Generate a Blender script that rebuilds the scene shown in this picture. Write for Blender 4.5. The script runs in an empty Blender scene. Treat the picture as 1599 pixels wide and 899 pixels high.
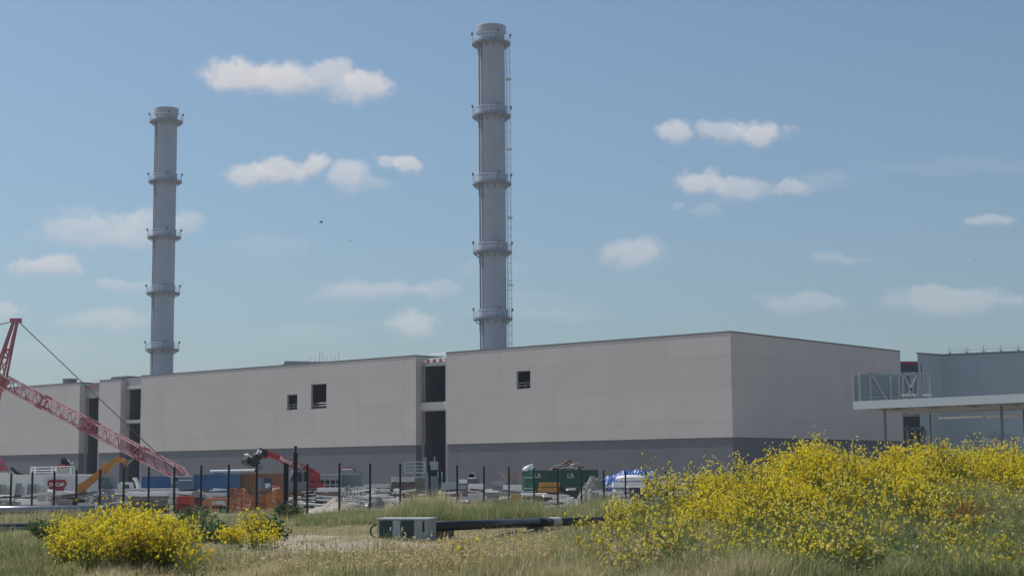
import bpy, math, random
import numpy as np
from mathutils import Vector, Matrix, noise as mnoise
R = math.radians
random.seed(7)
rng = np.random.default_rng(11)
sc = bpy.context.scene
COL = sc.collection

# ------------------------------------------------------------------ camera
EYE = 1.63; FPX = 2500.0; PITCH = math.atan(292/2500); ROLL = R(0.45)
F_ = Vector((0, math.cos(PITCH), math.sin(PITCH)))
r0 = Vector((1, 0, 0)); u0 = Vector((0, -math.sin(PITCH), math.cos(PITCH)))
RR = r0*math.cos(ROLL) - u0*math.sin(ROLL)
UU = u0*math.cos(ROLL) + r0*math.sin(ROLL)
cam_d = bpy.data.cameras.new('camera'); cam = bpy.data.objects.new('camera', cam_d); COL.objects.link(cam)
cam_d.sensor_width = 36; cam_d.lens = 36*FPX/1599; cam_d.clip_end = 20000; cam_d.clip_start = .1
cam.matrix_world = Matrix(((RR.x, UU.x, -F_.x, 0), (RR.y, UU.y, -F_.y, 0), (RR.z, UU.z, -F_.z, EYE), (0, 0, 0, 1)))
sc.camera = cam
# ------------------------------------------------------------------ sun and exposure
SUN_EL = R(57); SUN_AZ = R(-60)          # azimuth from the view axis, negative = left
sd = Vector((math.sin(SUN_AZ)*math.cos(SUN_EL), math.cos(SUN_AZ)*math.cos(SUN_EL), math.sin(SUN_EL)))
sl = bpy.data.lights.new('sun', 'SUN'); sl.energy = 4.0; sl.angle = R(.5); sl.color = (1, .95, .87)
so = bpy.data.objects.new('sun', sl); COL.objects.link(so); so.rotation_euler = (-sd).to_track_quat('-Z', 'Y').to_euler()
SKY_STRENGTH = .085
sc.view_settings.view_transform = 'Standard'; sc.view_settings.look = 'None'
sc.view_settings.gamma = 1; sc.view_settings.use_curve_mapping = False
sc.view_settings.exposure = -.06
sc.render.engine = 'CYCLES'
sc.cycles.use_denoising = True; sc.cycles.max_bounces = 6; sc.cycles.transparent_max_bounces = 8

def ray(px, py):
    return F_ + RR*((px-799.5)/FPX) + UU*(-(py-449.5)/FPX)
def proj(p):
    v = Vector(p) - Vector((0, 0, EYE)); d = v.dot(F_)
    return 799.5+FPX*v.dot(RR)/d, 449.5-FPX*v.dot(UU)/d
def X_at(px, Y, z):
    a = proj((0, Y, z))[0]; b = proj((10, Y, z))[0]
    return (px-a)/(b-a)*10
def Z_at(py, X, Y):
    z = 0.
    for _ in range(6):
        a = proj((X, Y, z))[1]; b = proj((X, Y, z+1))[1]; z += (py-a)/(b-a)
    return z
def P(px, py, Y):
    d = ray(px, py); t = Y/d.y
    return Vector((d.x*t, Y, EYE+d.z*t))

# ------------------------------------------------------------------ world: sky with fair-weather clouds
w = bpy.data.worlds.new('World'); sc.world = w; w.use_nodes = True
nt = w.node_tree; N = nt.nodes; L = nt.links; N.clear()
def nd(t, **k):
    n = N.new(t)
    for a, b in k.items(): setattr(n, a, b)
    return n
def mth(op, a, b=None, c=None, clamp=False, NN=None, LL=None):
    NN = NN or N; LL = LL or L
    n = NN.new('ShaderNodeMath'); n.operation = op; n.use_clamp = clamp
    for i, v in enumerate((a, b, c)):
        if v is None: continue
        if isinstance(v, (int, float)): n.inputs[i].default_value = v
        else: LL.new(v, n.inputs[i])
    return n.outputs[0]
sky = nd('ShaderNodeTexSky', sky_type='NISHITA', sun_disc=False, sun_elevation=SUN_EL, sun_rotation=SUN_AZ)
sky.air_density = 1.15; sky.dust_density = 1.3; sky.ozone_density = 2.2
tc = nd('ShaderNodeTexCoord'); sep = nd('ShaderNodeSeparateXYZ'); L.new(tc.outputs['Generated'], sep.inputs[0])
yy = mth('MAXIMUM', sep.outputs[1], .02)
U = mth('DIVIDE', sep.outputs[0], yy); V = mth('DIVIDE', sep.outputs[2], yy)
cmb = nd('ShaderNodeCombineXYZ'); L.new(U, cmb.inputs[0]); L.new(V, cmb.inputs[1])
def noise_tex(vec, scale, detail, rough=.55):
    n = nd('ShaderNodeTexNoise'); n.inputs['Scale'].default_value = scale; n.inputs['Detail'].default_value = detail
    n.inputs['Roughness'].default_value = rough; L.new(vec, n.inputs['Vector']); return n
n1 = noise_tex(cmb.outputs[0], 34, 5, .6)
sub = nd('ShaderNodeVectorMath', operation='SUBTRACT'); L.new(n1.outputs['Color'], sub.inputs[0]); sub.inputs[1].default_value = (.5, .5, .5)
scl = nd('ShaderNodeVectorMath', operation='MULTIPLY'); L.new(sub.outputs[0], scl.inputs[0]); scl.inputs[1].default_value = (.030, .020, 0)
wv = nd('ShaderNodeVectorMath', operation='ADD'); L.new(cmb.outputs[0], wv.inputs[0]); L.new(scl.outputs[0], wv.inputs[1])
n2 = noise_tex(cmb.outputs[0], 62, 8, .66)
n2f = mth('SUBTRACT', n2.outputs['Fac'], .5)
lobe = bpy.data.node_groups.new('cloud_lobe', 'ShaderNodeTree')
for nme, st in (('P', 'NodeSocketVector'), ('C', 'NodeSocketVector'), ('S', 'NodeSocketVector'), ('K', 'NodeSocketFloat'), ('Nz', 'NodeSocketFloat'), ('A', 'NodeSocketFloat'), ('T', 'NodeSocketFloat')):
    lobe.interface.new_socket(nme, in_out='INPUT', socket_type=st)
lobe.interface.new_socket('A', in_out='OUTPUT', socket_type='NodeSocketFloat')
lobe.interface.new_socket('T', in_out='OUTPUT', socket_type='NodeSocketFloat')
GN = lobe.nodes; GL = lobe.links
gi = GN.new('NodeGroupInput'); go = GN.new('NodeGroupOutput')
s1 = GN.new('ShaderNodeVectorMath'); s1.operation = 'SUBTRACT'; GL.new(gi.outputs['P'], s1.inputs[0]); GL.new(gi.outputs['C'], s1.inputs[1])
s2 = GN.new('ShaderNodeVectorMath'); s2.operation = 'MULTIPLY'; GL.new(s1.outputs[0], s2.inputs[0]); GL.new(gi.outputs['S'], s2.inputs[1])
sx = GN.new('ShaderNodeSeparateXYZ'); GL.new(s2.outputs[0], sx.inputs[0])
yn = mth('MINIMUM', sx.outputs[1], 0, NN=GN, LL=GL); yp = mth('MAXIMUM', sx.outputs[1], 0, NN=GN, LL=GL)
y2 = mth('ADD', mth('MULTIPLY', yn, .95, NN=GN, LL=GL), mth('MULTIPLY', yp, 1.0, NN=GN, LL=GL), NN=GN, LL=GL)
d2 = mth('ADD', mth('MULTIPLY', sx.outputs[0], sx.outputs[0], NN=GN, LL=GL), mth('MULTIPLY', y2, y2, NN=GN, LL=GL), NN=GN, LL=GL)
dd = mth('SUBTRACT', 1.0, mth('SQRT', d2, NN=GN, LL=GL), NN=GN, LL=GL)
dn = mth('ADD', dd, mth('MULTIPLY', gi.outputs['Nz'], 1.25, NN=GN, LL=GL), NN=GN, LL=GL)
mr = GN.new('ShaderNodeMapRange'); mr.interpolation_type = 'SMOOTHSTEP'; GL.new(dn, mr.inputs['Value'])
mr.inputs['From Min'].default_value = -.12
GL.new(mth('SUBTRACT', .50, mth('MULTIPLY', yn, .75, NN=GN, LL=GL), NN=GN, LL=GL), mr.inputs['From Max'])
al = mth('MULTIPLY', mr.outputs[0], gi.outputs['K'], NN=GN, LL=GL)
gt = mth('GREATER_THAN', al, gi.outputs['A'], NN=GN, LL=GL)
tt = mth('MULTIPLY_ADD', sx.outputs[1], .5, .55, clamp=True, NN=GN, LL=GL)
mx = GN.new('ShaderNodeMix'); mx.data_type = 'FLOAT'; GL.new(gt, mx.inputs[0]); GL.new(gi.outputs['T'], mx.inputs[2]); GL.new(tt, mx.inputs[3])
am = mth('SUBTRACT', mth('ADD', al, gi.outputs['A'], NN=GN, LL=GL), mth('MULTIPLY', al, gi.outputs['A'], NN=GN, LL=GL), NN=GN, LL=GL)
GL.new(am, go.inputs['A']); GL.new(mx.outputs[0], go.inputs['T'])
CLOUDS = [(365,120,50,23,.9),(440,127,66,27,.9),(520,120,40,26,.65),(565,134,42,23,.85),
 (400,276,44,17,.75),(450,266,40,21,.75),(495,256,22,18,.8),(545,280,30,24,.62),(582,292,34,12,.25),
 (606,256,24,10,.6),(644,261,26,11,.75),
 (140,360,80,27,.45),(220,360,65,26,.42),(290,352,24,20,.4),(120,332,34,16,.2),
 (62,414,52,16,.7),(102,425,32,9,.4),(195,446,34,11,.32),(165,500,68,17,.36),(8,490,34,17,.42),
 (580,453,85,16,.4),(685,450,42,14,.25),(645,504,42,18,.5),
 (1060,206,29,19,.68),(1125,211,36,21,.55),(1190,211,42,19,.75),
 (1092,290,38,18,.66),(1155,299,52,17,.5),(1235,294,32,13,.42),(1290,285,52,16,.15),
 (1060,322,14,6,.22),(1110,328,30,9,.18),(990,396,56,22,.48),(1548,346,32,10,.42),(1310,403,44,10,.22),
 (1250,476,66,14,.28),(1490,473,120,20,.34),(420,388,70,18,.10),(760,420,60,14,.10),(830,480,110,20,.08),
 (1500,262,150,14,.08),(60,545,90,18,.12),(480,520,90,16,.1),(870,495,70,10,.1)]
A_prev = T_prev = None
for (cx, cy, ra, rb, k) in CLOUDS:
    d = ray(cx, cy); c = (d.x/d.y, d.z/d.y, 0)
    g = N.new('ShaderNodeGroup'); g.node_tree = lobe
    L.new(wv.outputs[0], g.inputs['P']); g.inputs['C'].default_value = c
    g.inputs['S'].default_value = (FPX/(ra*1.15), FPX/(rb*1.28), 0); g.inputs['K'].default_value = k
    L.new(n2f, g.inputs['Nz'])
    if A_prev is None: g.inputs['A'].default_value = 0; g.inputs['T'].default_value = .5
    else: L.new(A_prev, g.inputs['A']); L.new(T_prev, g.inputs['T'])
    A_prev, T_prev = g.outputs['A'], g.outputs['T']
front = mth('GREATER_THAN', sep.outputs[1], .05)
alpha = mth('MULTIPLY', A_prev, front, clamp=True)
hs = nd('ShaderNodeHueSaturation'); hs.inputs['Saturation'].default_value = .86; L.new(sky.outputs[0], hs.inputs['Color'])
sks = nd('ShaderNodeVectorMath', operation='MULTIPLY'); L.new(hs.outputs[0], sks.inputs[0]); sks.inputs[1].default_value = (.845, 1.005, 1.125)
ccol = nd('ShaderNodeMix', data_type='RGBA'); L.new(T_prev, ccol.inputs[0])
CL = .78/SKY_STRENGTH
ccol.inputs[6].default_value = (.66*CL, .69*CL, .76*CL, 1); ccol.inputs[7].default_value = (1.0*CL, .97*CL, .97*CL, 1)
mixs = nd('ShaderNodeMix', data_type='RGBA'); L.new(alpha, mixs.inputs[0]); L.new(sks.outputs[0], mixs.inputs[6]); L.new(ccol.outputs[2], mixs.inputs[7])
bg = nd('ShaderNodeBackground'); bg.inputs['Strength'].default_value = SKY_STRENGTH; L.new(mixs.outputs[2], bg.inputs['Color'])
wo = nd('ShaderNodeOutputWorld'); L.new(bg.outputs[0], wo.inputs['Surface'])
w.cycles.sampling_method = 'MANUAL'; w.cycles.sample_map_resolution = 256

# ------------------------------------------------------------------ materials
MATS = {}
def mat(name, col, rough=.7, var=.18, scale=3.0, metal=0., bump=0., alpha=1., trans=0., spec=.5):
    if name in MATS: return MATS[name]
    m = bpy.data.materials.new(name); m.use_nodes = True; t = m.node_tree; n = t.nodes; b = n['Principled BSDF']
    b.inputs['Roughness'].default_value = rough; b.inputs['Metallic'].default_value = metal
    b.inputs['Specular IOR Level'].default_value = spec
    c = n.new('ShaderNodeTexCoord'); x = n.new('ShaderNodeTexNoise'); x.inputs['Scale'].default_value = scale
    x.inputs['Detail'].default_value = 5; x.inputs['Roughness'].default_value = .65; t.links.new(c.outputs['Object'], x.inputs['Vector'])
    r = n.new('ShaderNodeMapRange'); r.inputs['From Min'].default_value = .3; r.inputs['From Max'].default_value = .7
    r.inputs['To Min'].default_value = 1-var; r.inputs['To Max'].default_value = 1+var*.6
    t.links.new(x.outputs['Fac'], r.inputs['Value'])
    v = n.new('ShaderNodeVectorMath'); v.operation = 'SCALE'; v.inputs[0].default_value = col; t.links.new(r.outputs[0], v.inputs['Scale'])
    t.links.new(v.outputs[0], b.inputs['Base Color'])
    if bump:
        bp = n.new('ShaderNodeBump'); bp.inputs['Strength'].default_value = bump; bp.inputs['Distance'].default_value = .03
        t.links.new(x.outputs['Fac'], bp.inputs['Height']); t.links.new(bp.outputs[0], b.inputs['Normal'])
    if alpha < 1: b.inputs['Alpha'].default_value = alpha
    if trans: b.inputs['Transmission Weight'].default_value = trans
    MATS[name] = m; return m

def panel_mat(name, c1, c2, mortar, bw, bh, patch=.10):
    """large precast panels in the local x-z / y-z plane with faint joints, tone per panel and weathering"""
    m = bpy.data.materials.new(name); m.use_nodes = True; t = m.node_tree; n = t.nodes; l = t.links; b = n['Principled BSDF']
    b.inputs['Roughness'].default_value = .85; b.inputs['Specular IOR Level'].default_value = .3
    c = n.new('ShaderNodeTexCoord'); s = n.new('ShaderNodeSeparateXYZ'); l.new(c.outputs['Object'], s.inputs[0])
    a = n.new('ShaderNodeMath'); a.operation = 'ADD'; l.new(s.outputs[0], a.inputs[0]); l.new(s.outputs[1], a.inputs[1])
    k = n.new('ShaderNodeCombineXYZ'); l.new(a.outputs[0], k.inputs[0]); l.new(s.outputs[2], k.inputs[1])
    br = n.new('ShaderNodeTexBrick'); l.new(k.outputs[0], br.inputs['Vector'])
    br.inputs['Color1'].default_value = (*c1, 1); br.inputs['Color2'].default_value = (*c2, 1); br.inputs['Mortar'].default_value = (*mortar, 1)
    br.inputs['Scale'].default_value = 1; br.inputs['Mortar Size'].default_value = .035; br.inputs['Mortar Smooth'].default_value = .3
    br.inputs['Brick Width'].default_value = bw; br.inputs['Row Height'].default_value = bh; br.offset = 0; br.squash = 1
    x = n.new('ShaderNodeTexNoise'); x.inputs['Scale'].default_value = .16; x.inputs['Detail'].default_value = 8; x.inputs['Roughness'].default_value = .6
    l.new(k.outputs[0], x.inputs['Vector'])
    st = n.new('ShaderNodeVectorMath'); st.operation = 'MULTIPLY'; l.new(k.outputs[0], st.inputs[0]); st.inputs[1].default_value = (1.1, .05, 1)
    x2 = n.new('ShaderNodeTexNoise'); x2.inputs['Scale'].default_value = 1; x2.inputs['Detail'].default_value = 4; l.new(st.outputs[0], x2.inputs['Vector'])
    ad = n.new('ShaderNodeMath'); ad.operation = 'MULTIPLY_ADD'; l.new(x2.outputs['Fac'], ad.inputs[0]); ad.inputs[1].default_value = .35; l.new(x.outputs['Fac'], ad.inputs[2])
    r = n.new('ShaderNodeMapRange'); r.inputs['From Min'].default_value = .45; r.inputs['From Max'].default_value = .9
    r.inputs['To Min'].default_value = 1-patch; r.inputs['To Max'].default_value = 1+patch; l.new(ad.outputs[0], r.inputs['Value'])
    v = n.new('ShaderNodeVectorMath'); v.operation = 'SCALE'; l.new(br.outputs['Color'], v.inputs[0]); l.new(r.outputs[0], v.inputs['Scale'])
    l.new(v.outputs[0], b.inputs['Base Color'])
    MATS[name] = m; return m

def leaf_mat(name, col, var=.3, transl=.35, rough=.6):
    """foliage and petals: tone from a per-vertex random value, light passing through"""
    m = bpy.data.materials.new(name); m.use_nodes = True; t = m.node_tree; n = t.nodes; l = t.links; n.clear()
    a = n.new('ShaderNodeAttribute'); a.attribute_name = 'tint'
    x = n.new('ShaderNodeVectorMath'); x.operation = 'MULTIPLY'; x.inputs[0].default_value = col; l.new(a.outputs['Color'], x.inputs[1])
    d = n.new('ShaderNodeBsdfDiffuse'); tr = n.new('ShaderNodeBsdfTranslucent'); mixn = n.new('ShaderNodeMixShader')
    l.new(x.outputs[0], d.inputs[0]); l.new(x.outputs[0], tr.inputs[0]); mixn.inputs[0].default_value = transl
    l.new(d.outputs[0], mixn.inputs[1]); l.new(tr.outputs[0], mixn.inputs[2])
    o = n.new('ShaderNodeOutputMaterial'); l.new(mixn.outputs[0], o.inputs[0])
    MATS[name] = m; return m

# ------------------------------------------------------------------ mesh builder
class MB:
    def __init__(s): s.v = []; s.f = []
    def add(s, vs, fs):
        o = len(s.v); s.v += [tuple(p) for p in vs]; s.f += [tuple(i+o for i in q) for q in fs]; return s
    def box(s, c, d, rz=0., ry=0., rx=0.):
        M = Matrix.Rotation(rz, 3, 'Z') @ Matrix.Rotation(ry, 3, 'Y') @ Matrix.Rotation(rx, 3, 'X')
        vs = [Vector(c) + M @ Vector((i*d[0]/2, j*d[1]/2, k*d[2]/2)) for i in (-1, 1) for j in (-1, 1) for k in (-1, 1)]
        return s.add(vs, [(0,1,3,2),(4,6,7,5),(0,4,5,1),(2,3,7,6),(0,2,6,4),(1,5,7,3)])
    def bb(s, x0, x1, y0, y1, z0, z1):
        return s.box(((x0+x1)/2, (y0+y1)/2, (z0+z1)/2), (x1-x0, y1-y0, z1-z0))
    def bar(s, p, q, w, h=None):
        p = Vector(p); q = Vector(q); h = h or w; d = (q-p).normalized()
        a = Vector((0, 0, 1)) if abs(d.z) < .95 else Vector((0, 1, 0))
        r = d.cross(a).normalized(); u = r.cross(d)
        vs = [e + r*i*w/2 + u*j*h/2 for e in (p, q) for i, j in ((-1,-1),(1,-1),(1,1),(-1,1))]
        return s.add(vs, [(0,1,2,3),(7,6,5,4),(0,4,5,1),(1,5,6,2),(2,6,7,3),(3,7,4,0)])
    def tube(s, p, q, r1, r2=None, n=8):
        p = Vector(p); q = Vector(q); r2 = r1 if r2 is None else r2; d = (q-p).normalized()
        a = Vector((0, 0, 1)) if abs(d.z) < .95 else Vector((0, 1, 0))
        r = d.cross(a).normalized(); u = r.cross(d); vs = []
        for e, rad in ((p, r1), (q, r2)):
            vs += [e + (r*math.cos(k*2*math.pi/n) + u*math.sin(k*2*math.pi/n))*rad for k in range(n)]
        return s.add(vs, [(k, k+n, (k+1) % n+n, (k+1) % n) for k in range(n)] + [tuple(range(n)), tuple(range(2*n-1, n-1, -1))])
    def path(s, pts, r, n=6):
        for a, b in zip(pts[:-1], pts[1:]): s.tube(a, b, r, n=n)
        return s
    def lathe(s, prof, n=32, c=(0, 0, 0), close=False):
        vs = []; m = len(prof)
        for (rad, z) in prof:
            vs += [(c[0]+rad*math.cos(k*2*math.pi/n), c[1]+rad*math.sin(k*2*math.pi/n), c[2]+z) for k in range(n)]
        fs = [(i*n+k, i*n+(k+1) % n, (i+1)*n+(k+1) % n, (i+1)*n+k) for i in range(m-1) for k in range(n)]
        if close: fs += [((m-1)*n+k, (m-1)*n+(k+1) % n, (k+1) % n, k) for k in range(n)]
        return s.add(vs, fs)
    def prism(s, poly, y0, y1):     # polygon in x-z, extruded along y
        n = len(poly); vs = [(x, y0, z) for x, z in poly] + [(x, y1, z) for x, z in poly]
        return s.add(vs, [tuple(range(n)), tuple(range(2*n-1, n-1, -1))] + [(k, k+n, (k+1) % n+n, (k+1) % n) for k in range(n)])
    def corr(s, x0, x1, y, z0, z1, pitch=.28, dep=.04, axis='x'):
        n = max(4, int(abs(x1-x0)/pitch)*4); vs = []
        for i in range(n+1):
            x = x0+(x1-x0)*i/n; off = dep if (i % 4) in (0, 1) else 0
            for z in (z0, z1): vs.append((x, y+off, z) if axis == 'x' else (y+off, x, z))
        return s.add(vs, [(2*i, 2*i+2, 2*i+3, 2*i+1) for i in range(n)])
    def build(s, name, m, parent=None, smooth=False, loc=None):
        me = bpy.data.meshes.new(name); me.from_pydata(s.v, [], s.f); me.update()
        if smooth:
            me.polygons.foreach_set('use_smooth', [True]*len(me.polygons))
        o = bpy.data.objects.new(name, me); COL.objects.link(o)
        for q in (m if isinstance(m, (list, tuple)) else [m]): me.materials.append(q)
        if parent is not None: o.parent = parent
        if loc is not None: o.location = loc
        return o

def tag(o, label=None, cat=None, group=None, kind=None):
    if label: o['label'] = label
    if cat: o['category'] = cat
    if group: o['group'] = group
    if kind: o['kind'] = kind
    return o
def thing(name, label, cat, loc=(0, 0, 0), rz=0., group=None):
    o = bpy.data.objects.new(name, None); COL.objects.link(o); o.location = loc; o.rotation_euler = (0, 0, rz)
    return tag(o, label, cat, group)
def copy_tree(o, parent=None):
    kids = [c for c in bpy.data.objects if c.parent == o]
    c = o.copy(); COL.objects.link(c)
    if parent is not None: c.parent = parent
    for k in kids: copy_tree(k, c)
    return c
def text(parent, name, body, size, m, loc, rot=(math.pi/2, 0, 0), extrude=.01, width=None):
    cu = bpy.data.curves.new(name, 'FONT'); cu.body = body; cu.size = size; cu.extrude = extrude; cu.align_x = 'CENTER'; cu.align_y = 'CENTER'
    cu.offset = size*.018
    t = bpy.data.objects.new(name+'_tmp', cu); COL.objects.link(t)
    dg = bpy.context.evaluated_depsgraph_get(); me = bpy.data.meshes.new_from_object(t.evaluated_get(dg))
    bpy.data.objects.remove(t); bpy.data.curves.remove(cu)
    me.name = name; o = bpy.data.objects.new(name, me); COL.objects.link(o); me.materials.clear(); me.materials.append(m)
    o.parent = parent; o.location = loc; o.rotation_euler = rot
    return o

# ------------------------------------------------------------------ terrain
SITE = -.5
def sstep(a, b, x):
    t = np.clip((x-a)/(b-a), 0, 1); return t*t*(3-2*t)
def terr(x, y):
    x = np.asarray(x, float); y = np.asarray(y, float)
    z = SITE*sstep(72, 92, y)
    mound = sstep(2.0, 8.5, x)*sstep(25, 39, y)*(1-sstep(46, 62, y))*1.02
    bankl = .25*np.exp(-((x+9.6)/2.0)**2-((y-32)/4.)**2)
    lum = .05*np.sin(x*.9+1.3)*np.sin(y*.7)+.04*np.sin(x*2.1+y*1.3)+.03*np.sin(x*3.7-y*2.9+.5)
    return z+mound+bankl+lum*(1-sstep(60, 80, y))
def tz(x, y): return float(terr(x, y))
def axis_pts(lo, hi, dense_lo, dense_hi, step, g=1.16):
    a = list(np.arange(dense_lo, dense_hi+1e-6, step)); s = step; x = dense_hi
    while x < hi: s *= g; x += s; a.append(x)
    s = step; x = dense_lo; b = []
    while x > lo: s *= g; x -= s; b.append(x)
    return np.array(b[::-1]+a)
xs = axis_pts(-1500, 1500, -22, 24, .35); ys = axis_pts(-150, 2500, 20, 80, .35)
GX, GY = np.meshgrid(xs, ys); GZ = terr(GX, GY)
nx, ny = len(xs), len(ys)
gm = bpy.data.meshes.new('ground')
gv = np.stack([GX, GY, GZ], -1).reshape(-1, 3); gm.vertices.add(nx*ny); gm.vertices.foreach_set('co', gv.ravel())
ii = (np.arange(ny-1)[:, None]*nx+np.arange(nx-1)[None, :]).ravel()
q = np.stack([ii, ii+1, ii+1+nx, ii+nx], -1)
gm.loops.add(q.size); gm.loops.foreach_set('vertex_index', q.ravel()); gm.polygons.add(len(q))
gm.polygons.foreach_set('loop_start', np.arange(len(q))*4); gm.polygons.foreach_set('use_smooth', [True]*len(q))
gm.update(); gm.validate()
# bare sand (1) against grassy soil (0), as a surface cover map
def vproj(x, y, z):
    vx = x; vy = y; vz = z-EYE
    dF = vy*F_.y+vz*F_.z; dR = vx*RR.x+vy*RR.y+vz*RR.z; dU = vx*UU.x+vy*UU.y+vz*UU.z
    return 799.5+FPX*dR/dF, 449.5-FPX*dU/dF
GPX, GPY = vproj(GX, np.maximum(GY, 5), GZ)
def sandmap(x, y):
    x = np.asarray(x, float); y = np.asarray(y, float)
    s = sstep(68, 80, y)
    s = np.maximum(s, np.exp(-((x+4.2+.12*(y-38))/3.0)**2-((y-37)/4.2)**2)*1.25)      # trampled patch by the cabinet
    s = np.maximum(s, np.exp(-((x+4.2)/4.5)**2-((y-43.5)/2.)**2)*.8)
    s = np.maximum(s, np.exp(-((x+1.6)/4.2)**2-((y-36.5)/2.6)**2)*(.55+.5*np.sin(x*2.3+y*3.1)*np.sin(y*2.2-x*.9)))
    s = np.maximum(s, np.exp(-((x+10.5)/3.0)**2-((y-27.9)/.45)**2)*1.2)               # pale track at the lower left
    return np.clip(s, 0, 1)
ca = gm.color_attributes.new('cover', 'FLOAT_COLOR', 'POINT')
sm = sandmap(gv[:, 0], gv[:, 1]); cc = np.stack([sm, sm, sm, np.ones_like(sm)], -1); ca.data.foreach_set('color', cc.ravel())
m = bpy.data.materials.new('ground_soil'); m.use_nodes = True; t = m.node_tree; n = t.nodes; l = t.links; b = n['Principled BSDF']; b.inputs['Roughness'].default_value = .95
b.inputs['Specular IOR Level'].default_value = .1
at = n.new('ShaderNodeAttribute'); at.attribute_name = 'cover'; tcx = n.new('ShaderNodeTexCoord')
def gno(s, d):
    x = n.new('ShaderNodeTexNoise'); x.inputs['Scale'].default_value = s; x.inputs['Detail'].default_value = d; x.inputs['Roughness'].default_value = .65; l.new(tcx.outputs['Object'], x.inputs['Vector']); return x
na, nb = gno(.7, 8), gno(5, 8)
m1 = n.new('ShaderNodeMix'); m1.data_type = 'RGBA'; l.new(na.outputs['Fac'], m1.inputs[0]); m1.inputs[6].default_value = (.14, .135, .07, 1); m1.inputs[7].default_value = (.30, .26, .17, 1)
m2 = n.new('ShaderNodeMix'); m2.data_type = 'RGBA'; l.new(nb.outputs['Fac'], m2.inputs[0]); m2.inputs[6].default_value = (.30, .26, .20, 1); m2.inputs[7].default_value = (.46, .41, .33, 1)
ad = n.new('ShaderNodeMath'); ad.operation = 'MULTIPLY_ADD'; l.new(nb.outputs['Fac'], ad.inputs[0]); ad.inputs[1].default_value = .7; l.new(at.outputs['Fac'], ad.inputs[2])
mp = n.new('ShaderNodeMapRange'); l.new(ad.outputs[0], mp.inputs['Value']); mp.inputs['From Min'].default_value = .6; mp.inputs['From Max'].default_value = 1.05
m3 = n.new('ShaderNodeMix'); m3.data_type = 'RGBA'; l.new(mp.outputs[0], m3.inputs[0]); l.new(m1.outputs[2], m3.inputs[6]); l.new(m2.outputs[2], m3.inputs[7])
l.new(m3.outputs[2], b.inputs['Base Color'])
bp = n.new('ShaderNodeBump'); bp.inputs['Strength'].default_value = .8; bp.inputs['Distance'].default_value = .08; l.new(nb.outputs['Fac'], bp.inputs['Height']); l.new(bp.outputs[0], b.inputs['Normal'])
gm.materials.append(m)
ground = bpy.data.objects.new('ground', gm); COL.objects.link(ground); tag(ground, kind='structure')

# ------------------------------------------------------------------ halls
M_WALL = panel_mat('precast_wall', (.512, .477, .464), (.54, .504, .49), (.43, .405, .40), 9.5, 4.1, .05)
M_BASE = panel_mat('slate_base', (.155, .16, .18), (.165, .17, .19), (.14, .145, .16), 14.3, 9, .10)
M_COPE = mat('coping_metal', (.16, .165, .18), .5)
M_ROOF = mat('roof_membrane', (.30, .30, .30), .8)
M_CONC = mat('bay_concrete', (.33, .33, .34), .85, .12)
M_LIGHTC = mat('light_concrete', (.55, .55, .55), .8, .1)
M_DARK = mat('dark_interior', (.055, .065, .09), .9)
M_GALV = mat('galvanised_steel', (.40, .42, .44), .45, .12, metal=.3)
M_WHITE = mat('white_paint', (.84, .84, .83), .5, .1)
M_RED = mat('red_paint', (.46, .035, .04), .45, .2)
ANG = math.atan(2959.5/2500)                     # left face runs away 49.8 deg left of the view axis
hu = Vector((-math.sin(ANG), math.cos(ANG))); hm = Vector((math.cos(ANG), math.sin(ANG)))
CY = 200.; CX = X_at(1144, CY, 8.)
def tw(px, wdep=0., py=640):
    """distance along the left face at which pixel column px meets the plane wdep behind it"""
    d = ray(px, py); n2 = (-hu.y, hu.x)             # normal
    ox, oy = CX+hm.x*wdep, CY+hm.y*wdep
    t = (ox*n2[0]+oy*n2[1])/(d.x*n2[0]+d.y*n2[1])
    x, y = d.x*t-ox, d.y*t-oy
    return x*hu.x+y*hu.y
def zw(px, py, wdep=0.):
    t = tw(px, wdep, py); x = CX+hm.x*wdep+hu.x*t; y = CY+hm.y*wdep+hu.y*t
    return Z_at(py, x, y)
HROT = math.atan2(hu.y, hu.x)
def HL(t, wd, z): return (t, -wd, z)
def wall_holes(mb, t0, t1, z0, z1, wd, holes, rev=.35):
    ts = sorted({t0, t1, *[h[i] for h in holes for i in (0, 1)]}); zs = sorted({z0, z1, *[h[i] for h in holes for i in (2, 3)]})
    for a, b_ in zip(ts[:-1], ts[1:]):
        for c, d in zip(zs[:-1], zs[1:]):
            if any(h[0] <= a and b_ <= h[1] and h[2] <= c and d <= h[3] for h in holes): continue
            mb.add([HL(a, wd, c), HL(b_, wd, c), HL(b_, wd, d), HL(a, wd, d)], [(0, 1, 2, 3)])
    for (a, b_, c, d) in holes:
        r = wd+rev
        mb.add([HL(a,wd,c),HL(b_,wd,c),HL(b_,wd,d),HL(a,wd,d),HL(a,r,c),HL(b_,r,c),HL(b_,r,d),HL(a,r,d)], [(0,4,5,1),(1,5,6,2),(2,6,7,3),(3,7,4,0)])
def rail(mb, pts, h=1.1, r=.03, nper=2.0):
    for a, b_ in zip(pts[:-1], pts[1:]):
        a = Vector(a); b_ = Vector(b_); k = max(1, int((b_-a).length/nper))
        for i in range(k+1):
            p = a.lerp(b_, i/k); mb.tube(p, p+Vector((0, 0, h)), r, n=4)
        for f in (.5, 1): mb.tube(a+Vector((0, 0, h*f)), b_+Vector((0, 0, h*f)), r, n=4)

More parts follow.
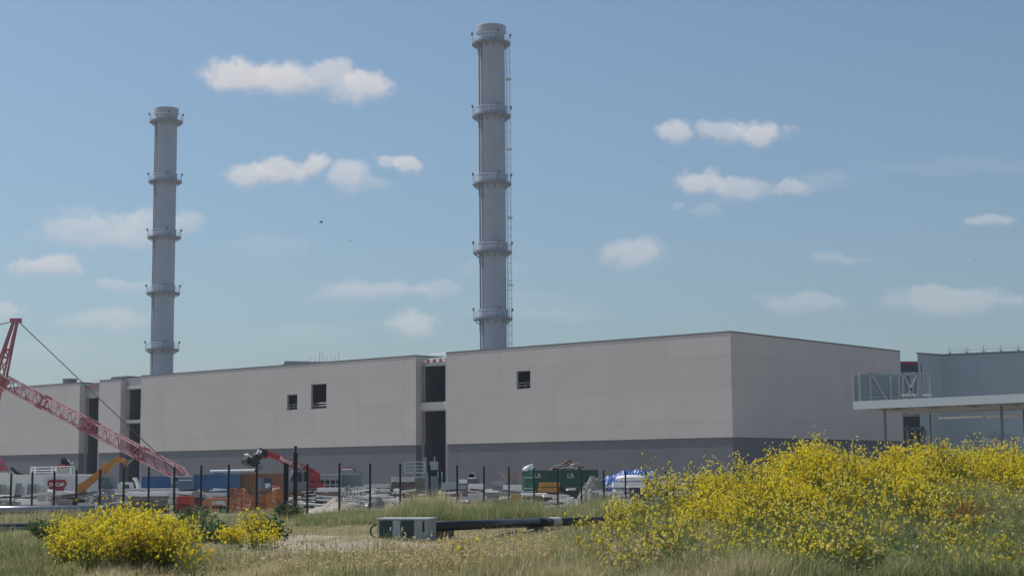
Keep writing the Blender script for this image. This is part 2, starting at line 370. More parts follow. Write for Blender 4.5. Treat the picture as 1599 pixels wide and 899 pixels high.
ZB = zw(1144, 682); WD = 46.
def hall(label, pxR, pxL, ztop, windows, depth=WD, wd0=0., zb=ZB):
    h = thing('concrete_hall', label, 'building', (CX, CY, 0), HROT)
    t0 = 0. if pxR is None else tw(pxR, wd0); t1 = tw(pxL, wd0)
    up = MB(); holes = []
    for (a, b_, c, d) in windows:
        holes.append((tw(b_, wd0), tw(a, wd0), zw((a+b_)/2, d, wd0), zw((a+b_)/2, c, wd0)))
    wall_holes(up, t0, t1, zb, ztop, wd0, holes)
    W1 = wd0+depth
    up.add([HL(t0,wd0,zb),HL(t0,W1,zb),HL(t0,W1,ztop),HL(t0,wd0,ztop)], [(0,1,2,3)])
    up.add([HL(t1,wd0,zb),HL(t1,W1,zb),HL(t1,W1,ztop),HL(t1,wd0,ztop)], [(3,2,1,0)])
    up.add([HL(t0,W1,zb),HL(t1,W1,zb),HL(t1,W1,ztop),HL(t0,W1,ztop)], [(0,1,2,3)])
    up.add([HL(t0,wd0,zb),HL(t1,wd0,zb),HL(t1,W1,zb),HL(t0,W1,zb)], [(0,1,2,3)])
    up.build('upper_wall', M_WALL, h)
    i = .14; bs = MB(); bs.bb(t0+i, t1-i, -(W1-i), -(wd0+i), SITE-1.5, zb-.003); bs.build('base_wall', M_BASE, h)
    o = .05; cp = MB()
    cp.bb(t0-o, t1+o, -(wd0+.35), -(wd0-o), ztop+.003, ztop+.2); cp.bb(t0-o, t1+o, -(W1+o), -(W1-.35), ztop+.003, ztop+.2)
    cp.bb(t0-o, t0+.35, -(W1-.36), -(wd0+.36), ztop+.003, ztop+.2); cp.bb(t1-.35, t1+o, -(W1-.36), -(wd0+.36), ztop+.003, ztop+.2)
    cp.build('coping', M_COPE, h)
    rf = MB(); rf.add([HL(t0+.01,wd0+.01,ztop-.12),HL(t1-.01,wd0+.01,ztop-.12),HL(t1-.01,W1-.01,ztop-.12),HL(t0+.01,W1-.01,ztop-.12)], [(0,1,2,3)]); rf.build('roof', M_ROOF, h)
    for (a, b_, c, d) in holes:
        fr = MB(); f = .09
        fr.bb(a, a+f, -(wd0+.33), -(wd0+.2), c, d); fr.bb(b_-f, b_, -(wd0+.33), -(wd0+.2), c, d)
        fr.bb(a+f, b_-f, -(wd0+.33), -(wd0+.2), d-f, d); fr.bb(a+f, b_-f, -(wd0+.33), -(wd0+.2), c, c+f)
        wn = fr.build('window_opening', M_CONC, h)
        rr_ = MB(); rail(rr_, [HL(a+.2, wd0+.3, c+.09), HL(b_-.3, wd0+.3, c+.09)], .8, .04, .7)
        rr_.build('guard_rail', M_GALV, wn)
    return h, t0, t1
ZR = zw(1144, 518.5); ZLh = zw(649, 556); ZF = zw(124, 598)
print('heights', ZB, ZR, ZLh, ZF, zw(1144, 760))
hR, tR0, tR1 = hall('large beige concrete hall at right with a sharp corner and one small window', None, 697, ZR, [(807, 828.5, 578.5, 607)])
hL, tL0, tL1 = hall('long beige concrete hall in the middle with two dark window openings', 649.5, 220, ZLh, [(448, 464, 615.5, 640), (485.5, 509.5, 599, 638)])
hF, tF0, tF1 = hall('beige concrete hall at the left edge behind the red lattice boom', 124, -170, ZF, [])
hP, tP0, tP1 = hall('narrow beige pier block between two dark recessed bays', 188, 154.5, zw(170, 594), [], depth=10)

def bay(label, ta, tb, wd, ztop, ops, beamz, extra=None, group=None):
    """recessed bay between two blocks: concrete frame with openings in front of a deep dark void"""
    h = thing('recessed_bay', label, 'building bay', (CX, CY, 0), HROT)
    g = .003; mb = MB(); wall_holes(mb, ta+g, tb-g, SITE-1, ztop, wd, ops, .5)
    mb.bb(ta+g, tb-g, -(wd+12), -(wd+.002), ztop-.3, ztop-.002)
    mb.build('concrete_frame', M_CONC, h)
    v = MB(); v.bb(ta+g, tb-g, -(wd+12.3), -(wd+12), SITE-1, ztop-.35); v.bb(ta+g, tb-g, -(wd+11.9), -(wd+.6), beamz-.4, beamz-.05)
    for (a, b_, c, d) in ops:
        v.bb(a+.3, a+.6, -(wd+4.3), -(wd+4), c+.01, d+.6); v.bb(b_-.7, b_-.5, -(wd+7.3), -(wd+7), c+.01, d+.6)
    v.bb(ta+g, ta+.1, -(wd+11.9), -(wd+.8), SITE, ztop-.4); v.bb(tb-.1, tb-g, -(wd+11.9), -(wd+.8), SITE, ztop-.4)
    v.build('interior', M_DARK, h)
    return h
def op(px0, px1, py0, py1, wd):
    return (tw(px1, wd), tw(px0, wd), zw((px0+px1)/2, py1, wd), zw((px0+px1)/2, py0, wd))
w1 = 1.2
bA = bay('tall recessed bay with red and white barrier on its roof, between the two big halls', tR1, tL0, w1, zw(673, 566, w1),
    [op(658.5, 695.5, 571, 627, w1), op(659, 695.5, 641.5, 764, w1)], zw(675, 634, w1))
zt = zw(673, 566, w1); k = MB(); k2 = MB(); r_ = MB()
for i in range(9):
    a = tR1+.2+(tL0-tR1-.4)*i/9; b_ = tR1+.2+(tL0-tR1-.4)*(i+1)/9
    k = MB(); k.bb(a, b_-.01, -(w1+.3), -(w1+.2), zt+.05, zt+.45); k.build('barrier_board', M_RED if i % 2 else M_WHITE, bA)
rail(r_, [HL(tR1+.5, w1+1, zt), HL(tL0-.5, w1+1, zt)], 1.3, .035, 1.2); r_.build('roof_railing', M_GALV, bA)
bm_ = MB(); bm_.bb(tR1+.01, tL0-.01, -(w1-.003), -(w1-.25), zw(675, 640, w1), zw(675, 628, w1)); bm_.build('beam', M_LIGHTC, bA)
bB = bay('recessed bay with two light beams beside the pier block', tL1, tP0, w1, zw(204, 590, w1),
    [op(194, 219.5, 608, 655, w1), op(194.5, 219.5, 661, 770, w1)], zw(204, 658, w1))
bm_ = MB(); bm_.bb(tL1+.01, tP0-.3, -(w1-.003), -(w1-.25), zw(204, 660, w1), zw(204, 655.5, w1)); bm_.build('beam', M_LIGHTC, bB); bm_ = MB(); bm_.bb(tL1+.01, tP0-.3, -(w1-.003), -(w1-.25), zw(204, 607, w1), zw(204, 602.5, w1)); bm_.build('beam', M_LIGHTC, bB)
bC = bay('recessed bay with a tall dark opening left of the pier block', tP1, tF0, w1, zw(139, 602, w1),
    [op(133.5, 153.5, 621, 770, w1)], zw(139, 655, w1))
zt = zw(139, 602, w1); k = MB(); k.bb(tP1+.01, tF0-.01, -(w1-.003), -(w1-.1), zt-.35, zt-.12); k.build('red_edge_beam', M_RED, bC)
r_ = MB(); rail(r_, [HL(tP1+.5, w1+1, zt), HL(tF0-.5, w1+1, zt)], 1.1, .035, 1.2); r_.build('roof_railing', M_GALV, bC)
sl_ = MB(); za = zw(170, 594)
sl_.prism([(tP0+.2, za+.21), (tP1-1.1, za+.21), (tP1-1.6, za+.75), (tP0+.2, za+.75)], -9.5, -1.4); sl_.build('roof_upstand', M_COPE, hP)
# roof clutter on the middle hall and the left hall
rb = MB(); a, b_ = tw(500, 6), tw(437, 6); zq = zw(437, 564, 6)
rb.prism([(a, ZLh+.21), (b_, ZLh+.21), (b_-1.2, zq), (a, ZLh+.9)], -9, -6); rb.build('roof_bulkhead', M_COPE, hL)
sc_ = thing('roof_scaffold', 'loose scaffold tubes and rails on the middle hall roof', 'scaffold', (CX, CY, 0), HROT)
mb = MB()
for px in (484, 492, 499, 503, 507, 511, 517, 523, 529):
    hgt = {499: 1.9, 503: 2.1, 529: 1.7}.get(px, 1.2); t_ = tw(px, 2.2, 560); mb.tube(HL(t_, 2.2, ZLh-.1), HL(t_, 2.2, ZLh+hgt), .04, n=5)
for z in (.6, 1.05): mb.tube(HL(tw(484, 2.2, 560), 2.2, ZLh+z), HL(tw(529, 2.2, 560), 2.2, ZLh+z), .035, n=5)
mb.build('scaffold_tubes', M_GALV, sc_)
bx = thing('roof_vent_box', 'small grey box on the roof of the leftmost hall', 'roof vent', (CX, CY, 0), HROT)
mb = MB(); mb.bb(tw(107.5, 2), tw(97, 2), -3.6, -2, ZF-.1, zw(102, 592, 2)); mb.build('casing', M_COPE, bx)
mb = MB(); mb.bb(tw(108, 2), tw(96.5, 2), -3.7, -1.9, zw(102, 592, 2)+.003, zw(102, 592, 2)+.12); mb.build('lid', M_COPE, bx)

# passage between the right hall and the cladded building
pg = thing('dark_passage', 'dark open passage between the beige hall and the blue-grey building', 'building bay')
Pd = 246.; xa, xb = X_at(1404, Pd, 8), X_at(1442, Pd, 8)
ztp = Z_at(564, xa, Pd)
mb = MB(); mb.bb(xa, xb, Pd, Pd+.4, Z_at(650, xa, Pd), ztp); mb.bb(xa, X_at(1413, Pd, 3), Pd, Pd+.4, SITE-1, Z_at(650, xa, Pd)-.003); mb.build('facing_wall', M_CONC, pg)
mb = MB(); mb.bb(xa, xb+5, Pd+9, Pd+9.3, SITE-1, ztp); mb.bb(xa, xb, Pd+.5, Pd+9, ztp-.5, ztp-.2); mb.bb(xa, xb, Pd-.5, Pd-.01, Z_at(600, xa, Pd), Z_at(569, xa, Pd)); mb.build('interior', M_DARK, pg)  # dark slab before the facing wall holds the recess shade in its colour
mb = MB(); mb.bb(xa, xb, Pd-.1, Pd-.003, ztp-.4, ztp-.05); mb.build('red_edge_beam', M_RED, pg)
mb = MB()
for px in (1419, 1431, 1443): x = X_at(px, Pd-1, 3); mb.bar((x, Pd-1, SITE), (x, Pd-1, 8.5), .3)
mb.bar((xa, Pd-1, 8.2), (xb, Pd-1, 8.2), .3); mb.bar((X_at(1435, Pd-1, 3), Pd-1, 0), (X_at(1446, Pd-1, 3), Pd-1, 8), .5)
mb.build('steel_frame', M_COPE, pg)

# ------------------------------------------------------------------ blue-grey cladded building at the right edge
M_CLAD = panel_mat('blue_grey_cladding', (.36, .435, .47), (.375, .45, .485), (.31, .375, .42), 6, 30, .05)
cb = thing('cladded_building', 'blue-grey metal clad building with roof rails at the right edge', 'building')
Yc = 249.; Xc = X_at(1474, Yc, 8); ztc = Z_at(554.8, Xc, Yc)
Yn = 243.3; Xn = X_at(1599, Yn, 8); dv = Vector((Xn-Xc, Yn-Yc)).normalized(); Xn2, Yn2 = Xc+dv.x*60, Yc+dv.y*60
nb_ = Vector((-dv.y, dv.x)); nb_ = nb_ if nb_.y > 0 else -nb_
Xw = X_at(1437, 245, 8); Yw = 245.
def poly_block(pts, z0, z1):
    mb = MB(); n_ = len(pts); vs = [(x, y, z0) for x, y in pts]+[(x, y, z1) for x, y in pts]
    return mb.add(vs, [tuple(range(n_)), tuple(range(n_, 2*n_))]+[(k, (k+1) % n_, (k+1) % n_+n_, k+n_) for k in range(n_)])
outl = [(Xw, Yw), (Xc, Yc), (Xn2, Yn2), (Xn2+nb_.x*30, Yn2+nb_.y*30), (Xw+nb_.x*34, Yw+nb_.y*34)]
poly_block(outl, SITE-1, ztc).build('cladding', M_CLAD, cb)
cc_ = [(x*1.0, y) for x, y in outl]
mb = MB()
for i in range(len(outl)):
    p, q_ = outl[i], outl[(i+1) % len(outl)]; mb.bar((p[0], p[1], ztc+.1), (q_[0], q_[1], ztc+.1), .34, .2)
mb.build('roof_edge', M_COPE, cb)
mb = MB()
for i in range(7):
    s_ = 1.2+i*2.6; p = Vector((Xc+dv.x*s_+nb_.x*.6, Yc+dv.y*s_+nb_.y*.6, ztc)); mb.tube(p, p+Vector((0, 0, 1.25)), .05, n=5); mb.box(p+Vector((0, 0, .25)), (.3, .3, .5))
    for dx in (.3, -.35): mb.tube(p+Vector((dx, 0, 0)), p+Vector((dx, 0, .9)), .025, n=4)
for z in (.75, 1.2): mb.tube((Xc+dv.x+nb_.x*.6, Yc+dv.y+nb_.y*.6, ztc+z), (Xn2+nb_.x*.6, Yn2+nb_.y*.6, ztc+z), .02, n=4)
mb.build('roof_railing', M_GALV, cb)
for px in (1523, 1557.5, 1581):
    mb = MB()
    for k in range(2):
        d = ray(px, 684); s_ = (Xc*dv.y-Yc*dv.x)/(d.x*dv.y-d.y*dv.x); p = Vector((d.x*s_, d.y*s_, EYE+d.z*s_)); 
    mb.tube(p-Vector((nb_.x, nb_.y, 0))*.05, p-Vector((nb_.x, nb_.y, 0))*.8, .5, n=14)
    mb.build('wall_vent', mat('vent_grey', (.30,.33,.36), .6), cb)

# ------------------------------------------------------------------ canopy and glazed bridge
cn = thing('entrance_canopy', 'light grey flat canopy on slim columns in front of the blue-grey building', 'canopy')
Y1, Y2 = 156., 143.; zc0 = Z_at(639, X_at(1336, Y1, 7), Y1); zc1 = Z_at(626.5, X_at(1336, Y1, 7), Y1)
A = Vector((X_at(1336, Y1, 7), Y1)); B = Vector((X_at(1600, Y2, 7), Y2)); e = (B-A).normalized(); B = A+e*26; nrm = Vector((-e.y, e.x)); BK = 15.
pts = [tuple(A), tuple(B), tuple(B+nrm*BK), tuple(A+nrm*BK)]
poly_block(pts, zc0+.35, zc1).build('roof_slab', mat('canopy_soffit', (.27, .29, .31), .6), cn)
mb = MB(); f0 = A-nrm*.12; f1 = B-nrm*.12
mb.bar((f0.x, f0.y, (zc0+zc1)/2), (f1.x, f1.y, (zc0+zc1)/2), .2, zc1-zc0)
l0 = A-e*.12; l1 = A+nrm*BK-e*.12; mb.bar((l0.x, l0.y, (zc0+zc1)/2), (l1.x, l1.y, (zc0+zc1)/2), .2, zc1-zc0-.004)
mb.build('fascia', mat('canopy_fascia', (.44, .475, .51), .5, .06), cn)
mb = MB()
for s_ in np.arange(2, 26, 4.2):
    p = A+e*s_; q_ = p+nrm*(BK-.3); mb.bar((p.x+nrm.x*.3, p.y+nrm.y*.3, zc0+.12), (q_.x, q_.y, zc0+.12), .25, .4)
for dd_ in (4.5, 9.5): p = A+nrm*dd_; q_ = B+nrm*dd_; mb.bar((p.x, p.y, zc0-.1), (q_.x, q_.y, zc0-.1), .22, .35)
mb.build('soffit_beams', M_GALV, cn)
def on_line(px, off):
    a = A+nrm*off; d = ray(px, 660); s_ = (a.x*e.y-a.y*e.x)/(d.x*e.y-d.y*e.x); return d.x*s_, d.y*s_
for px, off in ((1382, 1.5), (1564.5, 2.5)):
    x, y = on_line(px, off); c_ = MB(); c_.tube((x, y, SITE-.3), (x, y, zc0), .13, n=12); c_.build('column', M_COPE, cn)
for off, px in ((13.5, 1452), (13.5, 1600)):
    x, y = on_line(px, off); c_ = MB(); c_.tube((x, y, SITE-.3), (x, y, zc0), .14, n=12); c_.build('column', M_COPE, cn)
mb = MB(); x, y = on_line(1466, 14); x2, y2 = on_line(1535, 14); z = Z_at(652.5, x, y); mb.bar((x, y, z), (x2, y2, z), .15, .2)
x, y = on_line(1540, 14); x2, y2 = on_line(1640, 14); z = Z_at(650.5, x, y); mb.bar((x, y, z), (x2, y2, z), .15, .2); mb.build('white_edge_rail', M_WHITE, cn)  # white colour stands in for the gleam along the beam
mb = MB(); x, y = on_line(1503, 14); x2, y2 = on_line(1560, 14); z = Z_at(689, x, y); mb.bar((x, y, z), (x2, y2, z), .1, .12); mb.bar((x, y, z), (x, y, SITE), .08); mb.bar((x2, y2, z), (x2, y2, SITE), .08); mb.build('low_rail', M_WHITE, cn)

gb = thing('glazed_bridge', 'glazed truss walkway on top of the canopy', 'walkway')
Yb = 170.
def bp_(px, py, Y=Yb): return P(px, py, Y)
M_GLASS = mat('bluish_glass', (.28, .34, .38), .12, .05, alpha=.55)
fr = MB(); gl = MB(); wb = MB()
ztb = bp_(1342, 583).z; zbb = zc1+.02
posts = [1343, 1359.5, 1391, 1404, 1411, 1434, 1437.5, 1453]
for px in posts:
    x = X_at(px, Yb, 10)
    for dy in (0, 3): fr.bar((x, Yb+dy, zbb), (x, Yb+dy, ztb), .16)
xl, xr = X_at(1343, Yb, 10), X_at(1453, Yb, 10)
for dy in (0, 3):
    for z in (zbb+.1, ztb): fr.bar((xl, Yb+dy, z), (xr, Yb+dy, z), .2)
for a, b_ in ((1361, 1390), (1411, 1434)):
    xa_, xb_ = X_at(a, Yb, 10), X_at(b_, Yb, 10); fr.bar((xa_, Yb, ztb), (xb_, Yb, zbb+.1), .2)
    if a == 1411: fr.bar((xa_, Yb, zbb+.1), (xb_, Yb, ztb), .2)
fr.bar((xl, Yb, (ztb*.3+zbb*.7)), (xr, Yb, (ztb*.3+zbb*.7)), .08)
fr.build('truss_frame', M_GALV, gb)
gl.bb(xl+.1, X_at(1404, Yb, 10), Yb+.2, Yb+.23, zbb+.3, ztb-.15); gl.bb(xl+.1, xr-.1, Yb+3.2, Yb+3.23, zbb+.3, ztb-.15); gl.build('glass_panels', M_GLASS, gb)
for a, b_ in ((1407, 1416), (1418, 1422), (1424, 1430), (1439, 1453)):
    wk = MB(); wk.bb(X_at(a, Yb, 10), X_at(b_, Yb, 10), Yb-.3, Yb-.2, bp_(a, 618).z, bp_(a, 615).z); wk.build('white_bar', M_WHITE, gb)
wb.bar(bp_(1391, 588, Yb+1), bp_(1403, 585.5, Yb+1), .3); wb.build('lamp_housing', M_WHITE, gb)
fl = MB(); fl.bb(xl, xr, Yb, Yb+3, zbb, zbb+.08); fl.build('deck', M_COPE, gb)

# ------------------------------------------------------------------ chimneys
M_STACK = mat('stack_steel', (.405, .435, .495), .75, .10, .25, spec=.2)
M_STACKR = mat('stack_rail', (.27, .29, .335), .7)
M_LADR = mat('ladder_steel', (.50, .55, .62), .6)
M_STACKD = mat('stack_dark', (.20, .215, .25), .7)
def chimney(label, pxT, pxB, pyT, Y, Dsh, Dpl, rings, pyBase, ladder):
    x = X_at(pxT, Y, 60); h = Z_at(pyT, x, Y)
    g = thing('chimney', label, 'chimney', (x, Y, 0))
    zs = [Z_at(p, x, Y) for p in rings]; rad = Dsh/2; rc = rad*1.07
    sh = MB(); sh.lathe([(rad, SITE-1), (rad, h-1.2)], 48); sh.build('shaft', M_STACK, g, True)
    co = MB(); co.lathe([(rad+.01, h-1.35), (rc*1.04, h-1.1), (rc*1.04, h-.1), (rc*1.0, h), (rad*.86, h), (rad*.86, h-3)], 48)
    co.build('crown', M_STACK, g)
    for i, z in enumerate(zs):
        pl = MB(); ro = Dpl/2
        pl.lathe([(rad+.02, z-.14), (ro, z-.14), (ro, z+.12), (rad+.02, z+.12)], 40)
        p_ = pl.build('platform', M_STACKR, g)
        br = MB()
        for k in range(12):
            a = k*math.pi/6+.2; c, s_ = math.cos(a), math.sin(a); br.bar((c*(ro-.1), s_*(ro-.1), z-.2), (c*rad, s_*rad, z-.85), .1)
        br.build('bracket_ring', M_STACKD, p_)
        rl = MB()
        for k in range(22):
            a = k*2*math.pi/22; rl.tube((ro*.98*math.cos(a), ro*.98*math.sin(a), z+.12), (ro*.98*math.cos(a), ro*.98*math.sin(a), z+1.25), .028, n=4)
        for hh in (.65, 1.22):
            pts = [(ro*.98*math.cos(k*math.pi/16), ro*.98*math.sin(k*math.pi/16), z+hh) for k in range(33)]
            rl.path(pts, .026, 4)
        rl.build('guard_rail', M_LADR, p_)
        bn = MB(); bn.lathe([(rad+.01, z+.13), (rc, z+.13), (rc, z+1.35), (rc+.06, z+1.36), (rc+.06, z+1.5), (rad+.01, z+1.52)], 48)
        if i > 0: bn.build('collar', M_STACK, g, False)
        for a in (-1.2, -2.9, 0.1):
            lm = MB(); lm.box((ro*math.cos(a), ro*math.sin(a), z+1.45), (.3, .3, .45)); lm.build('warning_lamp', M_STACKD, p_)
    cd = MB(); a = R(-90-43)
    cd.tube(((rad+.1)*math.cos(a), (rad+.1)*math.sin(a), 0), ((rad+.1)*math.cos(a), (rad+.1)*math.sin(a), zs[0]), .07, n=6)
    for a2 in (R(-90-62),): cd.tube(((rad+.07)*math.cos(a2), (rad+.07)*math.sin(a2), 0), ((rad+.07)*math.cos(a2), (rad+.07)*math.sin(a2), zs[0]), .06, n=6)
    cd.build('cable_conduit', M_STACKD, g)
    if ladder:
        ld = MB(); aL = R(-8); ux = Vector((math.cos(aL), math.sin(aL), 0)); uy = Vector((-ux.y, ux.x, 0))
        for s_ in (-.25, .25): ld.tube(ux*(rad+.22)+uy*s_, ux*(rad+.22)+uy*s_+Vector((0, 0, zs[0])), .026, n=4)
        z = 0
        while z < zs[0]:
            ld.tube(ux*(rad+.22)-uy*.25+Vector((0, 0, z)), ux*(rad+.22)+uy*.25+Vector((0, 0, z)), .022, n=4); z += .6
        ld.build('ladder', M_LADR, g)
        cg = MB(); z = 2.5
        while z < zs[0]:
            pts = [ux*(rad+.22+.7*math.sin(t_))+uy*(.42*math.cos(t_))+Vector((0, 0, z)) for t_ in np.linspace(0, math.pi, 9)]
            cg.path(pts, .018, 4); z += 1.4
        for t_ in np.linspace(.3, math.pi-.3, 5):
            p = ux*(rad+.22+.7*math.sin(t_))+uy*(.42*math.cos(t_)); cg.tube(p+Vector((0, 0, 2.5)), p+Vector((0, 0, zs[0])), .02, n=4)
        for za_, zb_ in zip(zs[:-1], zs[1:]):
            zm = (za_+zb_)/2; c_ = ux*(rad+.7); cg.box((c_.x, c_.y, zm), (.8, 1.0, .12))
        cg.build('ladder_cage', M_LADR, g)
    return g
chimney('nearer, taller looking grey steel chimney with a caged ladder', 767.5, 769, 42, 250, 4.3, 6.2, [69, 182, 287.5, 394, 498], 545, True)
chimney('farther grey steel chimney at left with ring platforms', 258, 255, 170, 310, 4.3, 6.5, [191, 284, 371, 458, 546], 580, False)
#PART2

# ------------------------------------------------------------------ red lattice crane
M_CR = mat('faded_red_lattice', (.40, .12, .145), .5, .2, 1.0)
M_CRL = mat('sunlit_red_chord', (.72, .44, .45), .4, .15, 1.0)  # chord red lightened so the colour carries the sun on the tubes
M_CABLE = mat('steel_cable', (.10, .10, .11), .6)
M_BLK = mat('black_steel', (.012, .012, .014), .5)
M_RUB = mat('black_rubber', (.02, .02, .02), .85)
def at(px, D):
    x = X_at(px, D, .5); return Vector((x, D, tz(x, D)))
cr = thing('lattice_boom_crane', 'red lattice boom crane lowered across the left halls with its strut raised', 'crane', at(296, 148))
cl = Vector(cr.location)
def lattice(p, q, hw, hh, nseg, rc, rl, name, chm, lam, taper=(1, 1), parent=None):
    """four chords with zigzag lacing between p and q"""
    p = Vector(p); q = Vector(q); d = (q-p).normalized(); side = d.cross(Vector((0, 0, 1))).normalized(); up = side.cross(d)
    def corner(f, i, j):
        k = taper[0]+(taper[1]-taper[0])*f
        return p.lerp(q, f)+side*i*hw*k+up*j*hh*k
    ch = MB(); la = MB()
    for i, j in ((-1,-1),(1,-1),(1,1),(-1,1)): ch.tube(corner(0, i, j), corner(1, i, j), rc, n=6)
    faces = (((-1,-1),(1,-1)),((1,-1),(1,1)),((1,1),(-1,1)),((-1,1),(-1,-1)))
    for s_ in range(nseg):
        for a, b_ in faces:
            if s_ % 2: a, b_ = b_, a
            la.tube(corner(s_/nseg, *a), corner((s_+1)/nseg, *b_), rl, n=4)
            la.tube(corner(s_/nseg, *a), corner(s_/nseg, *b_), rl, n=4)
    ob = ch.build(name, chm, parent); la.build('lacing', lam, ob); return ob
pb = P(293, 746, 148)-cl; pt = P(4, 594, 152)-cl; pm = pb.lerp(pt, .05)
lattice(pb, pm, .55, .55, 2, .10, .06, 'boom_foot', M_CRL, M_CR, (.25, 1), cr)
lattice(pm, pt, .54, .52, 30, .075, .03, 'main_boom', M_CRL, M_CR, (1, 1), cr)
for f in (.2, .48, .52, .76):
    c = pm.lerp(pt, f); j = MB(); d_ = (pt-pm).normalized(); j.bar(c-d_*.5, c+d_*.5, 1.1, 1.1); 
    j = MB(); side = d_.cross(Vector((0, 0, 1))).normalized(); up = side.cross(d_)
    for i, k in ((-1,-1),(1,-1),(1,1),(-1,1)): j.bar(c+side*i*.54+up*k*.52-d_*.35, c+side*i*.54+up*k*.52+d_*.35, .2)
    for k in (-1, 1): j.bar(c-side*.54+up*k*.52, c+side*.54+up*k*.52, .12); j.bar(c+side*k*.54-up*.52, c+side*k*.54+up*.52, .12)
    j.build('boom_joint', M_CR, cr)
hd = MB(); hd.bar(P(8, 603, 152)-cl, P(-14, 586, 152)-cl, 1.1, 1.3); hd.bar(P(0, 612, 152)-cl, P(-6, 640, 152)-cl, .3); hd.build('boom_head', M_CR, cr)
s0, s1, s2_ = P(24, 502, 152)-cl, P(7, 592, 152)-cl, P(-9, 592, 152)-cl
st = MB(); st.bar(s1+Vector((0,-.5,0)), s0+Vector((.18,-.15,0)), .17); st.bar(s2_+Vector((0,-.5,0)), s0+Vector((-.18,-.15,0)), .17)
st.bar(s1+Vector((0,.5,0)), s0+Vector((.18,.15,0)), .17); st.bar(s2_+Vector((0,.5,0)), s0+Vector((-.18,.15,0)), .17)
for f in (.38, .51):
    a, b_ = s1.lerp(s0, f), s2_.lerp(s0, f); st.bar(a, b_, .2); 
st.bar(s1.lerp(s0, .38), s2_.lerp(s0, .51), .12); st.bar(s1.lerp(s0, .02), s2_.lerp(s0, .36), .08); st.bar(s2_.lerp(s0, .02), s1.lerp(s0, .36), .08)
st.box(s0+Vector((.05, 0, .1)), (1.0, .6, .4)); st.build('luffing_strut', M_CR, cr)
rp = MB()
for dy in (-.12, .12): rp.tube(s0+Vector((.3, dy, 0)), P(272, 733, 147.5)-cl+Vector((0, dy, 0)), .03, n=5)
rp.build('pendant_rope', M_CABLE, cr)
rp = MB(); rp.tube(s0+Vector((-.3, 0, 0)), P(-60, 520, 154)-cl, .05, n=5); rp.build('jib_rope', M_CABLE, cr)
lattice(P(-2, 592, 152.5)-cl, P(-90, 640, 155)-cl, .5, .5, 8, .08, .045, 'luffing_jib', M_CRL, M_CR, (.7, 1), cr)
bd = MB(); bd.box((.5, 2.2, 1.15), (3.2, 4.5, 1.3)); bd.build('upper_works', M_CR, cr)
for s_ in (-1, 1):
    tk = MB(); tk.prism([(-3.3,.25),(-2.9,0),(2.9,0),(3.3,.25),(3.3,.65),(2.9,.9),(-2.9,.9),(-3.3,.65)], 2.2+s_*1.8-.4, 2.2+s_*1.8+.4); tk.build('crawler_track', M_BLK, cr)

# ------------------------------------------------------------------ site vehicles
M_YEL = mat('orange_yellow_paint', (.52, .22, .035), .45, .2, 2)
M_GLS = mat('cab_glass', (.10, .16, .15), .1, .05)
M_GREY = mat('grey_machine_paint', (.22, .23, .25), .5)
M_MID = mat('blue_grey_steel', (.20, .235, .27), .55)
def wheel(parent, x, y, r, wd):
    t_ = MB(); t_.lathe([(r*.55, -wd/2), (r*.92, -wd/2), (r, -wd*.35), (r, wd*.35), (r*.92, wd/2), (r*.55, wd/2)], 20, close=True)
    o = t_.build('tyre', M_RUB, parent, False, (x, y, r)); o.rotation_euler = (math.pi/2, 0, 0)
    rm = MB(); rm.lathe([(.01, -wd*.3), (r*.56, -wd*.3), (r*.56, wd*.3), (.01, wd*.3)], 14); rm.build('rim', M_GREY, o)
    return o
# red telehandler, boom up to the left
D = 130.; th = thing('telehandler', 'red telehandler with raised boom and black attachment above the brown container', 'telehandler', at(459, D), R(28)); th.scale = (.87, .87, .94)
body = MB(); body.prism([(-2.5,.75),(2.4,.75),(2.55,1.0),(2.5,1.75),(1.1,1.75),(.9,1.25),(-1.2,1.25),(-1.5,1.55),(-2.5,1.5)], -.95, .75)
body.build('chassis', M_RED, th)
eng = MB(); eng.prism([(1.15,1.76),(2.45,1.76),(2.4,2.5),(2.1,2.75),(1.15,2.55)], -.4, .75); eng.build('engine_cover', M_RED, th)
cab = MB(); cab.prism([(-.95,1.0),(1.0,1.0),(1.05,1.9),(.9,2.85),(-.45,2.85),(-.95,1.9)], -1.15, -.25); cb_ = cab.build('cab', mat('cab_grey', (.20,.22,.26), .4), th)
gls = MB(); gls.prism([(-.15,1.85),(.35,1.85),(.3,2.65),(-.1,2.65)], -1.165, -1.152); gls.prism([(.5,1.9),(.9,1.9),(.8,2.7),(.5,2.7)], -1.165, -1.152); gls.prism([(-.75,1.95),(-.35,1.95),(-.25,2.6),(-.42,2.6)], -1.165, -1.152); gls.build('cab_window', mat('dark_glass', (.02,.025,.035), .1), cb_)
for x in (-1.65, 1.6):
    for y in (-1.0, .8): wheel(th, x, y, .62, .42)
gd = MB()
for x in (-1.65, 1.6): gd.bb(x-.7, x+.7, -1.25, -.7, 1.27, 1.33)
gd.build('mudguard', M_GREY, th)
bmr = MB(); p0 = Vector((2.0, .1, 2.55)); p1 = Vector((-2.5, .1, 4.25))
bmr.bar(p0, p0.lerp(p1, .72), .42, .62); bm1 = bmr.build('boom', M_RED, th)
b2 = MB(); b2.bar(p0.lerp(p1, .70), p1, .32, .46); b2.bar(p1, p1+Vector((-.55, 0, -.25)), .36, .5); b2.build('inner_boom', M_RED, bm1)
dv_ = (p1-p0).normalized(); ang = math.atan2(dv_.z, dv_.x)
text(bm1, 'boom_lettering', 'MANITOU', .52, M_WHITE, p0.lerp(p1, .52)+Vector((0, -.225, .0)), (math.pi/2, math.pi-ang, 0))
